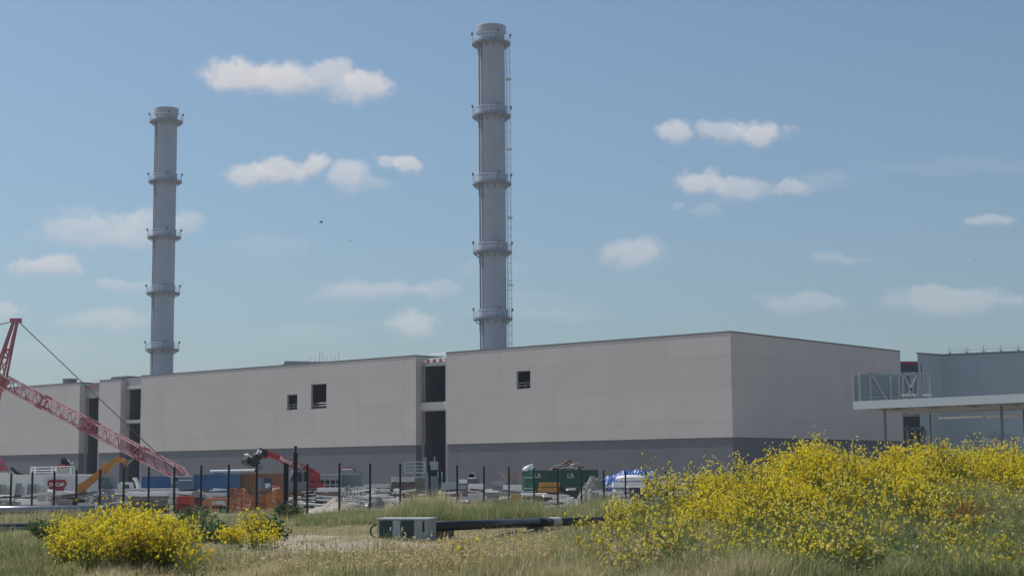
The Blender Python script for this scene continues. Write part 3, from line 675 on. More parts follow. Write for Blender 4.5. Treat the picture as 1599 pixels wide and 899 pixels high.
at_ = MB(); c = p1+Vector((-.7, 0, -.15)); at_.box(c+Vector((.15, 0, .25)), (.9, .6, .55), ry=.3); at_.box(c+Vector((-.35, 0, -.1)), (.5, .8, .6), ry=-.5)
at_.prism([(c.x-1.5, c.z-.75), (c.x-.9, c.z-1.0), (c.x-.35, c.z-.7), (c.x-.5, c.z-.15), (c.x-1.0, c.z-.05)], -.8, .8)
at_.tube(c+Vector((-1.3, -.8, -.45)), c+Vector((-1.3, .8, -.45)), .34, n=12); at_.build('grab_attachment', M_BLK, th)
pl = MB(); pl.box(c+Vector((-1.25, -.3, -.12)), (.7, 1.1, .08), ry=.75); pl.box(c+Vector((-.3, -.35, .25)), (.4, .1, .5), ry=.5); pl.build('attachment_plate', M_WHITE, th)
bl = MB(); bl.bb(-3.3, -2.6, -1.1, .9, .9, 2.2); bl.build('front_carriage', mat('dark_blue_paint', (.04, .055, .12), .5), th)
wp = MB(); wp.bb(-3.2, -2.7, -1.14, -1.105, 1.35, 1.75); wp.build('white_plate', M_WHITE, th)
sc2 = MB(); sc2.bar((-2.7, -1.0, 1.1), (-3.9, -1.1, .1), .2); sc2.build('stabiliser_leg', M_RED, th)

# second machine, mostly behind the trailer
D = 165.; t2 = thing('telehandler', 'red machine arm with black head poking up behind the white trailer', 'telehandler', at(99, D))
b_ = MB(); b_.prism([(-1.3,.5),(1.6,.5),(1.6,1.6),(-1.3,1.6)], -.9, .9); b_.build('chassis', M_RED, t2)
for x in (-.9, 1.2):
    for y in (-.95, .95): wheel(t2, x, y, .55, .4)
def ZD(py, px, D): x = X_at(px, D, 2); return Z_at(py, x, D)-tz(x, D)
z1, z2 = ZD(733, 95, D), ZD(718, 98, D); k = D/FPX
b_ = MB(); b_.prism([(-11*k, z1-.3), (6*k, z1-.3), (3*k, z2-.3), (-1*k, z2-.3), (-8*k, z1+.5)], -.4, .4); b_.prism([(-.6, 1.5), (.5, 1.5), (.5, z1-.31), (-.6, z1-.31)], -.35, .35); b_.build('boom', M_RED, t2)
b_ = MB(); b_.tube((1*k, -.4, z2-.1), (1*k, .4, z2-.1), .33, n=10); b_.box((3*k, 0, z2-.35), (.8, .6, .4), ry=.3); b_.build('boom_head', M_BLK, t2)
b_ = MB(); b_.bar((4*k, 0, z2-.35), (15*k, 0, z2-.3), .14); b_.bar((5*k, 0, z2+.1), (8*k, 0, z2-.3), .2); b_.build('fork', M_WHITE, t2)
D = 150.; rm_ = thing('red_machine', 'red tapered machine housing on a pale plank at the left edge', 'machine', at(-4, D))
b_ = MB(); zt_ = ZD(712, 0, D); z0_ = ZD(734, 0, D); b_.prism([(-1.4, z0_), (.75, z0_), (.35, z0_+.7), (-.1, zt_), (-1.2, zt_)], -1, 1); b_.build('housing', M_RED, rm_)
b_ = MB(); b_.bb(-1.6, 1.3, -1.1, 1.1, z0_-.45, z0_-.2); b_.build('plank_deck', M_WHITE, rm_)
b_ = MB(); b_.bb(-1.4, 1.2, -1, 1, .5, z0_-.46); b_.box((1.9, -.9, z0_-.1), (1.0, .3, .2), ry=.7); b_.box((2.2, -.9, z0_-.3), (.8, .4, .2), ry=.2); b_.build('undercarriage', M_BLK, rm_)
for y in (-.9, .9): wheel(rm_, -.6, y, .5, .35)

# yellow excavator
D = 112.; k = D/FPX; ex = thing('excavator', 'orange yellow excavator with bent arm and dark glazed cab behind rubble', 'excavator', at(150, D))
def xz(px, py, D0, base): x = X_at(px, D0, 2); return (x-base.x, Z_at(py, x, D0)-base.z)
eb = Vector(ex.location); q = lambda px, py: xz(px, py, D, eb)
b_ = MB(); b_.prism([q(122,771), q(121,757), q(131,752), q(177,717.5), q(181,713.5), q(192,714.5), q(199,722), q(195,725), q(189,720.5), q(181,722), q(170,733), q(158,742), q(136,763), q(130,773)], -.28, .28); b_.build('boom', M_YEL, ex)
b_ = MB(); b_.tube(Vector((*q(166,731), 0)).xzy+Vector((0,-.33,0)), Vector((*q(166,731), 0)).xzy+Vector((0,.33,0)), .3, n=12); b_.bar(Vector((q(140,756)[0], -.33, q(140,756)[1])), Vector((q(166,735)[0], -.33, q(166,735)[1])), .18); b_.build('boom_cylinder', M_YEL, ex)
b_ = MB(); b_.prism([q(193,720), q(207,716), q(204,720), q(197,727)], -.2, .2); b_.build('quick_coupler', mat('worn_steel', (.25,.22,.18), .5, .3), ex)
b_ = MB(); b_.prism([q(157,763), q(157,745.5), q(160,744), q(173,744.5), q(178,754), q(182,763)], -.6, .6); cbx = b_.build('cab', mat('dark_cab', (.13,.14,.14), .4), ex)
b_ = MB(); b_.prism([q(159.5,758.5), q(159.7,747), q(171.5,746.5), q(176.5,758.5)], -.62, -.603); b_.build('cab_window', mat('green_glass', (.10,.19,.165), .08), cbx)
b_ = MB(); b_.prism([q(128,776), q(128,768), q(182,764), q(196,766), q(196,776)], -1.1, 1.1); b_.build('engine_deck', M_GREY, ex)
for s_ in (-1, 1):
    tk = MB(); tk.prism([(-1.9,.25),(-1.6,0),(1.8,0),(2.1,.25),(2.1,.5),(1.8,.7),(-1.6,.7),(-1.9,.5)], s_*1.0-.25, s_*1.0+.25); tk.build('crawler_track', M_BLK, ex)
# pale machine parts to the right of the excavator
D = 118.; wc = thing('trailer_crane', 'small white folded loader crane left of the blue container', 'loader crane', at(203, D)); eb = Vector(wc.location)
b_ = MB(); b_.prism([q(180,768), q(180,763), q(222,762), q(222,768)], -1, 1); b_.build('bed', M_WHITE, wc)
b_ = MB(); b_.prism([q(184,763), q(185,757), q(190,752), q(207,752.5), q(208,762), q(204,762), q(203,756), q(192,756), q(189,763)], -.3, .3); b_.build('folded_arm', mat('pale_grey_paint', (.5,.52,.52), .5), wc)
b_ = MB(); b_.prism([q(208,748), q(209,745), q(213,745), q(218,757), q(219,762), q(215,762), q(211,750)], -.25, .25); b_.build('jib_arm', M_WHITE, wc)
b_ = MB(); b_.prism([(-1.6,0),(2.,0),(2.,q(180,768)[1]-.02),(-1.6,q(180,768)[1]-.02)], -.8, .8); b_.build('support_block', M_GREY, wc)

# ------------------------------------------------------------------ trailer, containers, cabins
def container(name, label, cat, px0, px1, pytop, D, col, W=2.4, rz=0., frame=None):
    l = at((px0+px1)/2, D); Lm = (px1-px0)*D/FPX; g = thing(name, label, cat, l, rz)
    H = Z_at(pytop, l.x, D)-l.z; m_ = mat(name+'_'+'%d_%d_%d' % tuple(int(c*99) for c in col), col, .55, .22, 1.2); fm = frame or m_
    b_ = MB(); b_.corr(-Lm/2+.1, Lm/2-.1, .05, .12, H-.1); b_.corr(Lm/2-.1, -Lm/2+.1, W-.05, .12, H-.1)
    b_.corr(.1, W-.1, -Lm/2+.05, .12, H-.1, axis='y'); b_.corr(.1, W-.1, Lm/2-.09, .12, H-.1, axis='y')
    b_.build('body', m_, g)
    f_ = MB()
    for x in (-Lm/2+.06, Lm/2-.06):
        for y in (.06, W-.06): f_.bb(x-.06, x+.06, y-.06, y+.06, 0, H)
    for z in (.07, H-.07):
        for y in (.06, W-.06): f_.bb(-Lm/2+.12, Lm/2-.12, y-.05, y+.05, z-.06, z+.06)
        for x in (-Lm/2+.06, Lm/2-.06): f_.bb(x-.05, x+.05, .12, W-.12, z-.06, z+.06)
    f_.build('frame', fm, g)
    r_ = MB(); r_.bb(-Lm/2+.1, Lm/2-.1, .1, W-.1, H-.06, H-.02); r_.build('roof', fm, g)
    return g, Lm, H
M_PALE = mat('pale_blue_edge', (.42,.47,.52), .5)
container('blue_container', 'deep blue steel container with pale frame left of the information board', 'container', 219, 268.5, 741, 150, (.05,.17,.43), frame=M_PALE)
container('blue_container', 'longer dark blue steel container beside the brown container', 'container', 302.5, 374.5, 740, 146, (.045,.15,.33), frame=mat('dull_blue_edge', (.09,.15,.24), .5))
container('brown_container', 'rusty brown steel container behind the telehandler boom', 'container', 375, 441, 738.5, 146.5, (.24,.115,.05), frame=mat('rust_edge', (.28,.15,.08), .7))
ib = thing('information_board', 'blue-grey site board with white lines between the blue containers', 'board', at(285.5, 144)); eb = Vector(ib.location); D = 144.
b_ = MB(); z0_, z1_ = q(270,769)[1], q(270,743)[1]; b_.bb(-1.0, 1.0, 0, .08, z0_, z1_); b_.build('panel', mat('board_blue', (.10,.16,.24), .5), ib)
b_ = MB()
for x in (-.9, .9): b_.tube((x, .15, 0), (x, .15, z1_), .05, n=6)
b_.build('posts', M_GALV, ib)
b_ = MB(); b_.bb(-1.04, -.92, -.02, -.003, z1_-.7, z1_); b_.bb(-.4, .85, -.02, -.003, z1_-.42, z1_-.30); b_.bb(-.91, .9, -.02, -.003, z1_-.1, z1_); b_.bb(-.9, -.5, -.02, -.003, z1_-.62, z1_-.52); b_.build('white_lines', mat('board_white', (.5,.55,.6), .5), ib)
b_ = MB(); b_.prism([(-.72, z1_-.52), (-.55, z1_-.5), (-.45, z1_-.2), (-.6, z1_-.12), (-.76, z1_-.3)], -.02, -.003); b_.build('emblem', mat('emblem_navy', (.02,.03,.06), .5), ib)
pp = thing('white_pipe', 'white pipe with dark end lying on top of the dark blue container', 'pipe', (X_at(363, 147.2, 2), 147.2, Z_at(735.5, X_at(363, 147.2, 2), 147.2)))
b_ = MB(); b_.tube((-2.05, 0, 0), (2.05, 0, .06), .13, n=12); b_.build('pipe_body', M_WHITE, pp)
b_ = MB(); b_.tube((-2.05, .25, -.13), (1.9, .25, -.1), .12, n=10); b_.build('second_tube', M_WHITE, pp)
b_ = MB(); b_.tube((2.051, 0, .06), (2.2, 0, .065), .16, n=12); b_.build('end_cap', M_BLK, pp)
for x in (-1.5, 1.5):
    b_ = MB(); b_.bb(x-.12, x+.12, -.2, .4, -(Z_at(735.5, X_at(363, 147.2, 2), 147.2)-Z_at(740, X_at(363, 147.2, 2), 147.2))-.02, -.1); b_.build('bearer', M_GREY, pp)

D = 124.; tr = thing('white_trailer', 'long white site trailer with a rounded red badge', 'trailer', at(54, D)); eb = Vector(tr.location)
M_TRL = mat('trailer_pale', (.80,.81,.75), .5, .1, .8); M_TRG = mat('trailer_grey', (.62,.63,.64), .5, .1, .8)
zt_ = q(52, 743)[1]; xa_, xm_, xb_ = q(-45,750)[0], q(68,750)[0], q(141,750)[0]
b_ = MB(); b_.bb(xa_, xm_-.002, 0, 2.5, .75, zt_); b_.build('body', M_TRL, tr)
b_ = MB(); b_.bb(xm_, xb_, 0, 2.5, .75, zt_); b_.build('rear_body', M_TRG, tr)
b_ = MB(); b_.bb(xa_-.03, xb_+.03, -.04, 2.54, zt_+.002, zt_+.13); b_.build('roof_rail', M_WHITE, tr)
b_ = MB(); b_.bb(xa_, xb_, .1, 2.4, .5, .745); b_.build('underframe', M_GREY, tr)
for x in (xa_+1, xa_+2.1, xb_-2.2, xb_-1.1):
    for y in (.35, 2.1): wheel(tr, x, y, .48, .3)
bx0, bx1 = q(74.5,757)[0], q(104.5,757)[0]; bz0, bz1 = q(89,766.5)[1], q(89,748.5)[1]; mx_ = (bx0+bx1)/2; hw_ = (bx1-bx0)/2; mz_ = (bz0+bz1)/2; hh_ = (bz1-bz0)/2
poly = [(mx_+hw_*x, mz_+hh_*z) for x, z in ((-.75,1),(.75,1),(.93,.8),(1,.35),(.95,0),(.8,-.3),(.72,-.75),(.6,-1),(-.6,-1),(-.75,-.75),(-.82,-.3),(-.96,0),(-1,.4),(-.93,.8))]
b_ = MB(); b_.prism(poly, -.05, -.004); bg_ = b_.build('badge', mat('badge_red', (.30,.025,.04), .5, .05), tr)
text(bg_, 'badge_lettering', 'DECAF', .37, M_WHITE, (mx_, -.06, mz_+hh_*.15), extrude=.006)
ws = thing('formwork_rails', 'white rail frame lying on top of the white trailer', 'frame', (X_at(65, 125, 2), 125, Z_at(741.5, X_at(65, 125, 2), 125)+.1))
b_ = MB()
for z in (.1, .3, .52): b_.bar((-.85, 0, z), (.85, 0, z), .07); b_.bar((-.85, 1, z), (.85, 1, z), .07)
for x in (-.85, -.8, .8): b_.bar((x, 0, 0), (x, 0, .6), .09); b_.bar((x, 1, 0), (x, 1, .6), .09)
for x in (-.85, .85): b_.bar((x, 0, .5), (x, 1, .5), .07)
b_.build('rail_frame', M_WHITE, ws)
ws = thing('wire_crate', 'pale open crate on the trailer roof below the red arm', 'crate', (X_at(99, 125, 2), 125, Z_at(741.5, X_at(99, 125, 2), 125)+.1))
b_ = MB(); b_.bb(-.5, .5, .05, .9, .04, .46); b_.build('bagged_load', mat('pale_sack', (.42,.41,.37), .8), ws)
b_ = MB()
for x in (-.58, .58):
    for y in (0, .95): b_.bar((x, y, 0), (x*.93, y, .62), .07)
for y in (0, .95): b_.bar((-.56, y, .58), (.56, y, .58), .07); b_.bar((-.56, y, .03), (.56, y, .03), .06)
b_.build('crate_frame', M_WHITE, ws)

# ------------------------------------------------------------------ left yard: formwork panels, rubble, slabs
M_LGREY = mat('light_grey_panel', (.58,.58,.55), .7, .2, 2)
M_MGREY = mat('mid_grey_panel', (.36,.365,.37), .7, .2, 2)
def ladder_panel(name, label, px0, px1, pt_, D, tilt, m_, group, nr=9):
    l = at((px0+px1)/2, D); g = thing('formwork_grid', label, 'formwork', l, 0, group); wd = (px1-px0)*D/FPX; H = Z_at(pt_, l.x, D)-l.z
    b_ = MB()
    for x in (-wd/2, wd/2): b_.bar((x, 0, 0), (x+tilt, .3, H), .07)
    for i in range(nr): f = (i+.5)/nr; b_.bar((-wd/2+tilt*f, .3*f, H*f), (wd/2+tilt*f, .3*f, H*f), .05)
    b_.build('frame', m_, g)
    b_ = MB(); b_.add([(-wd/2, .06, .05), (wd/2, .06, .05), (wd/2+tilt, .36, H), (-wd/2+tilt, .36, H), (-wd/2, .1, .05), (wd/2, .1, .05), (wd/2+tilt, .4, H), (-wd/2+tilt, .4, H)], [(0,1,2,3),(7,6,5,4),(0,4,5,1),(1,5,6,2),(2,6,7,3),(3,7,4,0)])
    b_.build('sheet', m_, g)
G_ = 'formwork panels standing before the white trailer'
ladder_panel('formwork_panel', 'dark narrow formwork panel at the very left edge of the yard', -6, 2, 756, 106, .1, M_MGREY, G_, 4)
ladder_panel('formwork_panel', 'pale ladder-like formwork panel, widest grid, left of the others', 5, 16.5, 758, 106, -.08, M_LGREY, G_, 14)
ladder_panel('formwork_panel', 'dark formwork panel leaning just right of the pale ladder-like one', 20, 28, 754, 104, .12, M_MGREY, G_, 5)
ladder_panel('formwork_panel', 'grey formwork panel with many rungs in the middle of the row', 29, 38, 758, 105, -.1, M_LGREY, G_, 8)
ladder_panel('formwork_panel', 'broad smooth grey formwork panel, second from the right', 40, 55, 755.5, 105, .05, M_MGREY, G_, 3)
ladder_panel('formwork_panel', 'smooth grey formwork panel nearest to the red badge', 57, 71, 757, 105, 0, M_LGREY, G_, 3)

def heap(name, label, px0, px1, pt_, D, m_, seed, rocky=.35, peak=.5, rock=True, cat='rubble pile', depth=None):
    l = at((px0+px1)/2, D); g = thing(name, label, cat, l); wd = (px1-px0)*D/FPX; H = Z_at(pt_, l.x, D)-l.z; dp = depth or wd*.6
    n_ = 44; mv = []; rr_ = np.random.default_rng(seed)
    for j in range(n_+1):
        for i in range(n_+1):
            a = i/n_*2-1; b2_ = j/n_*2-1; rd = math.hypot(a, b2_)
            pk = (peak*2-1); base = max(0., 1-math.hypot((a-pk*(1-rd))*1.0, b2_))
            nz = mnoise.fractal(Vector((a*2.2+seed, b2_*2.2, seed*1.7)), 1.0, 2.1, 5)
            z = H*min(1.08, base**.8*(1+.28*nz)+.12*nz*min(1, base*4)*rocky*2)
            mv.append((a*wd/2*1.05, b2_*dp/2, max(z, 0)-.06 if base > 0 else -.12))
    b_ = MB(); b_.add(mv, [(j*(n_+1)+i, j*(n_+1)+i+1, (j+1)*(n_+1)+i+1, (j+1)*(n_+1)+i) for j in range(n_) for i in range(n_)])
    b_.build('heap', m_, g)
    if rock:
        b_ = MB()
        for _ in range(150):
            i = rr_.integers(4, n_-4); j = rr_.integers(2, n_//2+8); p = mv[j*(n_+1)+i]
            if p[2] < .03: continue
            s_ = rr_.uniform(.06, .26)*wd/4; b_.box(p, (s_, s_*rr_.uniform(.5, 1), s_*rr_.uniform(.3, .8)), rr_.uniform(0, 6), rr_.uniform(-.6, .6), rr_.uniform(-.6, .6))
        b_.build('broken_chunks', m_, g)['kind'] = 'stuff'
    return g
M_RUBB = mat('rubble', (.30,.285,.27), .95, .5, 2.5, bump=1.); M_SANDH = mat('sand_heap', (.38,.335,.27), .95, .25, 2.5, bump=.6); M_RUBG = mat('pale_rubble', (.36,.34,.31), .95, .4, 2.5, bump=1.)
heap('rubble_pile', 'grey broken concrete heap below the orange yellow arm', 118, 204, 760, 92, M_RUBB, 3)
heap('rubble_pile', 'low pale debris heap under the red badge', 58, 122, 770, 95, M_RUBG, 5, .6)
heap('rubble_pile', 'small grey debris heap at the far left in front of formwork panels', -12, 36, 780, 92, M_RUBB, 8, .6)
heap('sand_heap', 'pale sand heap right of the red telehandler behind the fence', 472, 562, 777, 80, M_SANDH, 12, .25, .6, False, 'sand heap', 4)
heap('rubble_pile', 'steep pale rubble heap right of the green waste container', 893, 968, 746, 97, M_RUBG, 21, .4, .42)
heap('sand_heap', 'low brown soil heap at the foot of the rubble and blue tarpaulin', 900, 1030, 776, 84, M_SANDH, 25, .25, .5, False, 'sand heap', 4)

def stack(name, label, cat, px0, px1, pt_, D, cols, n_, dep=1.6, gap=.25, group=None, bottom=0.):
    """boards or slabs lying flat on each other with bearers between"""
    l = at((px0+px1)/2, D); wd = (px1-px0)*D/FPX; H = Z_at(pt_, l.x, D)-l.z-bottom; g = thing(name, label, cat, (l.x, l.y, l.z+bottom), 0, group)
    rr_ = random.Random(px0); th_ = H/n_
    for i in range(n_):
        b_ = MB(); o = rr_.uniform(-.05, .05); nb2 = max(1, int(wd/.5))
        b_.bb(-wd/2+o, wd/2+o, 0, dep, i*th_+th_*gap, (i+1)*th_-.004); b_.build('layer', cols[min(i*len(cols)//n_, len(cols)-1)], g)
        b_ = MB()
        for f in (-.38, 0, .38): b_.bb(wd*f-.05, wd*f+.05, .02, dep-.02, i*th_, i*th_+th_*gap-.003)
        b_.build('bearer', MATS['old_wood'], g)
    return g
mat('old_wood', (.20,.15,.11), .85, .3, 4); M_ORW = mat('orange_timber', (.50,.24,.06), .7, .25, 3); M_BRW = mat('brown_timber', (.17,.11,.085), .8, .25, 3)
stack('slab_stack', 'low stack of grey concrete slabs with white top left of the red generator', 'slab stack', 178, 268, 762.5, 110, [M_MGREY, M_LGREY], 3, 2)
stack('slab_stack', 'stack of mossy concrete slabs with ragged white edge behind the yellow flowers', 'slab stack', 199, 263, 767.5, 88, [mat('mossy_slab', (.17,.17,.13), .9, .35, 3), mat('mossy_slab_top', (.22,.22,.17), .9, .35, 3), M_WHITE], 5, 1.5, .12)
stack('slab_stack', 'narrow upright pile of pale slabs beside the red generator', 'slab stack', 263.5, 272, 768.5, 86, [M_LGREY], 4, .5, .1)
stack('plank_stack', 'white topped planks behind the red generator', 'plank stack', 256, 300, 767, 104, [M_MGREY, M_MGREY, M_WHITE], 3, 1)
stack('plank_stack', 'long grey planks in front of the dark blue container', 'plank stack', 318, 350, 769, 100, [M_GREY, M_LGREY], 4, 1)

# red generator and dark machine
D = 86.; k = D/FPX; gn = thing('generator', 'small red generator behind the fence near the yellow flowers', 'generator', at(287, D)); H = ZD(774, 287, D)
b_ = MB(); b_.prism([(-.38,.2),(.40,.2),(.40,H),(-.30,H),(-.38,H*.8)], 0, .9); hb = b_.build('housing', mat('dull_red', (.40,.05,.035), .5, .25, 4), gn)
b_ = MB(); b_.bb(-.33, .36, -.012, -.003, .28, H*.6); b_.build('grille', mat('dark_red_grille', (.16,.03,.03), .6, .5, 9), hb)
for x in (-.27, .27): wheel(gn, x, -.02, .17, .12)
b_ = MB(); b_.bar((-.38, .45, .25), (-.9, .45, .2), .07); b_.build('drawbar', M_BLK, gn)
D = 89.; mc = thing('pump', 'dark grey pump unit with conical hood right of the red generator', 'pump', at(307, D)); H = ZD(764.5, 307, D)
b_ = MB(); b_.bb(-.32, .33, 0, .8, .15, H*.72); b_.build('casing', mat('dark_machine', (.07,.07,.085), .6, .4, 5), mc)
b_ = MB(); b_.prism([(-.34,H*.722),(.35,H*.722),(.30,H*.86),(.05,H),(-.15,H*.97),(-.32,H*.86)], .02, .78); b_.build('hood', M_MGREY, mc)
b_ = MB(); b_.bb(-.36, .38, -.1, .9, 0, .145); b_.build('skid', M_BLK, mc)
b_ = MB(); b_.bb(-.28, .05, -.02, -.003, H*.3, H*.5); b_.bb(.1, .2, -.02, -.003, H*.5, H*.62); b_.build('gauge_panel', M_RED, mc)
# salmon machine
D = 80.; sm_ = thing('compressor', 'faded orange compressor with white plate in front of the orange mesh', 'compressor', at(335, D)); H = ZD(777, 335, D)
b_ = MB(); b_.prism([(-.68,.12),(.66,.12),(.66,H),(-.46,H),(-.64,H*.72),(-.68,H*.5)], 0, 1.2); hb = b_.build('housing', mat('faded_orange', (.50,.19,.105), .6, .2, 3), sm_)
b_ = MB(); b_.bb(-.12, .0, -.03, -.003, H*.58, H*.85); b_.bb(.04, .4, -.03, -.003, H*.6, H*.85); b_.bb(.4, .55, -.03, -.003, H*.25, H*.8); b_.build('white_plate', M_LGREY, hb)
b_ = MB(); b_.bb(-.1, .38, -.02, -.003, H*.36, H*.5); b_.build('vent_slot', M_BLK, hb)
for x in (-.45, .45): wheel(sm_, x, -.02, .2, .14)
# orange barrier mesh
D = 82.; om = thing('barrier_mesh', 'sagging orange plastic barrier netting right of the faded orange compressor', 'barrier mesh', at(400, D)); k = D/FPX
H = ZD(764, 400, D); b_ = MB(); nX, nZ = 46, 14; gr = {}
def mp_(i, j):
    f = i/nX; x = (f-.5)*88*k; sag = .12*math.sin(f*9)+.1*math.sin(f*23+1); return Vector((x, .25*math.sin(f*14)+.1*math.sin(f*31), max(.02, (H*(.9+.12*math.sin(f*7+.6))+sag*.6)*j/nZ)))
for i in range(nX+1):
    for j in range(nZ+1):
        if j < nZ: b_.bar(mp_(i, j), mp_(i, j+1), .04, .02)
        if i < nX: b_.bar(mp_(i, j), mp_(i+1, j), .05, .02)
b_.build('netting', mat('orange_plastic', (.50,.20,.07), .6, .25, 2), om)
b_ = MB()
for i in (1, 12, 23, 34, 45): p = mp_(i, 0); b_.tube(p+Vector((0, .05, -.1)), p+Vector((0, .05, H+.15)), .035, n=6)
b_.build('stakes', MATS['old_wood'], om)
stack('timber_stack', 'rust brown timber stack behind the orange netting', 'timber stack', 392, 440, 764, 96, [M_BRW, M_ORW, M_BRW], 4, 1.5, .2)

# cabins to the right of the telehandler
D = 150.; gcab = thing('site_cabin', 'grey site cabin with a row of dark windows right of the telehandler', 'site cabin', at(514, D)); eb = Vector(gcab.location)
x0_, x1_, z1_ = q(496,745)[0], q(531,745)[0], q(514,742)[1]
b_ = MB(); b_.bb(x0_, x1_, 0, 2.4, .1, z1_); wl = b_.build('wall', mat('cabin_grey', (.27,.30,.31), .6), gcab)
for r_ in range(2):
    for i in range(4):
        b_ = MB(); xx = x0_+.25+i*.5; zz = z1_-.75-r_*.5; b_.bb(xx, xx+.34, -.03, -.003, zz, zz+.32); b_.build('window', mat('dark_glass', (.02,.025,.035), .1), wl)
b_ = MB(); b_.bb(x0_-.06, x1_+.06, -.06, 2.46, z1_+.002, z1_+.14); b_.bb(x0_, x1_, -.05, -.004, z1_-.3, z1_-.22); b_.build('roof', M_PALE, gcab)
D = 152.; gb2 = thing('storage_box', 'taller blue-grey storage box with red and white strip beside the site cabin', 'storage box', at(546, D)); eb = Vector(gb2.location)
x0_, x1_, z1_ = q(532,745)[0], q(563,745)[0], q(546,741)[1]
b_ = MB(); b_.bb(x0_, x1_, 0, 2.2, .1, z1_); b_.build('body', M_MID, gb2)
b_ = MB(); b_.bb(x0_, x1_-.2, .1, .3, z1_+.01, z1_+.1); b_.build('pale_lid', M_PALE, gb2)
b_ = MB(); zz = q(540,733)[1]; b_.bb(x0_+.1, x0_+1.0, .5, .7, zz, zz+.12); b_.build('white_strip', M_WHITE, gb2); b_ = MB(); b_.bb(x0_+.1, x0_+1.05, .5, .7, zz+.123, zz+.24); b_.build('red_strip', M_RED, gb2)
b_ = MB(); b_.prism([(x0_+.15,z1_+.11),(x0_+.3,z1_+.11),(x0_+.35,zz-.02),(x0_+.15,zz-.02)], .5, .7); b_.bar((x1_-.7, .6, z1_+.02), (x1_-.6, .6, zz+.1), .12); b_.bar((x0_+1.05, .6, zz+.12), (x1_-.1, .6, zz-.25), .12); b_.bar((x1_-.05, .6, zz-.25), (x1_+.05, .6, .2), .14); b_.build('rack_bars', M_MID, gb2)
D = 100.; rk = thing('upright_rack', 'row of upright white tubes in a rack behind the sand heap', 'rack', at(551, D)); k = D/FPX; H = ZD(757, 551, D)
for i, px in enumerate((533.5, 539, 544.5, 551, 556, 560.5, 566.5)):
    b_ = MB(); b_.bb((px-551)*k-.05, (px-551)*k+.05, 0, .12, .05, H*(.9+.1*((i*37) % 5)/4)); b_.build('tube', M_LGREY, rk)
b_ = MB(); b_.bb(-.75, .7, .13, .2, .25, .33); b_.bb(-.75, .7, .13, .2, H*.6, H*.67); b_.bb(-.78, .72, .0, .4, 0, .048); b_.build('crossbar', M_MGREY, rk)
D = 105.; k = D/FPX
stack('pipe_stack', 'flat white pipes stacked between the site cabin and the sand heap', 'pipe stack', 494, 533, 761, 106, [M_MGREY, M_WHITE, M_MID, M_WHITE], 4, 1.4)
stack('plank_stack', 'pale planks and slats in front of the slate wall, right of the upright rack', 'plank stack', 569, 610, 756, 118, [M_MGREY, M_LGREY, M_WHITE, M_LGREY], 5, 1.6)
heap('rubble_pile', 'whitish scrap heap between the upright rack and the brown crates', 572, 612, 764, 100, M_RUBG, 31, .8)
stack('crate_stack', 'brown wooden crates with pale top left of the scissor lift', 'crate stack', 611, 646, 744, 118, [M_BRW, mat('purple_brown', (.15,.11,.115), .8, .2, 3), M_LGREY], 5, 1.6, .14)
bk = thing('block', 'greenish grey concrete block between the brown crates and the scissor lift', 'concrete block', at(654, 120)); D = 120.; H = ZD(743.5, 654, D)
b_ = MB(); b_.bb(-.42, .42, 0, 1.2, 0, H-.1); b_.build('body', mat('green_grey', (.24,.25,.215), .9, .2, 3), bk); b_ = MB(); b_.bb(-.44, .44, -.03, 1.23, H-.097, H); b_.build('top_slab', M_LGREY, bk)

# scissor lift
D = 126.; sf = thing('scissor_lift', 'grey scissor lift with a raised railed platform in front of the tall bay', 'scissor lift', at(648, D)); eb = Vector(sf.location)
x0_, x1_ = q(631.5,730)[0], q(664,730)[0]; zb_, zt_ = q(648,736)[1], q(648,721)[1]
b_ = MB(); b_.bb(x0_, x1_, -.4, .5, zb_-.15, zb_); b_.build('platform', M_PALE, sf)
b_ = MB()
for y in (-.38, .48):
    for z in np.linspace(zb_+.2, zt_, 3): b_.bar((x0_, y, z), (x1_, y, z), .09)
    for x in (x0_, (x0_+x1_)/2, x1_): b_.bar((x, y, zb_), (x, y, zt_), .07)
b_.build('guard_rail', M_PALE, sf)
b_ = MB(); hs_ = (zb_-.15-.6)/2
for y in (-.3, .4):
    for i in range(2): za_ = .6+i*hs_; b_.bar((x0_+.15, y, za_), (x1_-.15, y, za_+hs_), .09); b_.bar((x1_-.15, y, za_), (x0_+.15, y, za_+hs_), .09)
b_.build('scissor_arms', M_MID, sf)
b_ = MB(); b_.bb(x0_, x1_, -.5, .6, .25, .6); b_.build('base', M_MID, sf)
for x in (x0_+.25, x1_-.25):
    for y in (-.5, .5): wheel(sf, x, y, .22, .16)
D = 124.; lt = thing('mast_unit', 'grey control cabinet on a twin mast right of the scissor lift', 'mast', at(673, D)); eb = Vector(lt.location)
b_ = MB(); b_.bb(q(671,730)[0], q(684,730)[0], -.2, .3, q(676,733)[1], q(676,720)[1]); b_.build('cabinet', mat('pale_blue_grey', (.36,.40,.43), .5), lt)
b_ = MB()
for px, pt_ in ((662, 713.5), (665, 713), (678.5, 712.5)): b_.bar((q(px,730)[0], .05, 0), (q(px,730)[0], .05, q(px,pt_)[1]), .09)
for px, pt_ in ((667.5, 736), (683.8, 736), (690, 736)): b_.bar((q(px,750)[0], -.1, 0), (q(px,750)[0], -.1, q(px,pt_)[1]), .09)
b_.build('mast_posts', M_PALE, lt)
b_ = MB(); b_.bb(q(668,730)[0], q(683,730)[0], -.15, .25, q(676,742)[1], q(676,733.2)[1]); b_.bb(q(683.5,730)[0], q(690,730)[0], -.15, .2, q(676,751)[1], q(676,747)[1]); b_.build('drive_unit', M_BLK, lt)
b_ = MB(); b_.bb(q(668,730)[0], q(684,730)[0], -.3, .4, 0, q(676,743)[1]); b_.build('base_block', M_MID, lt)
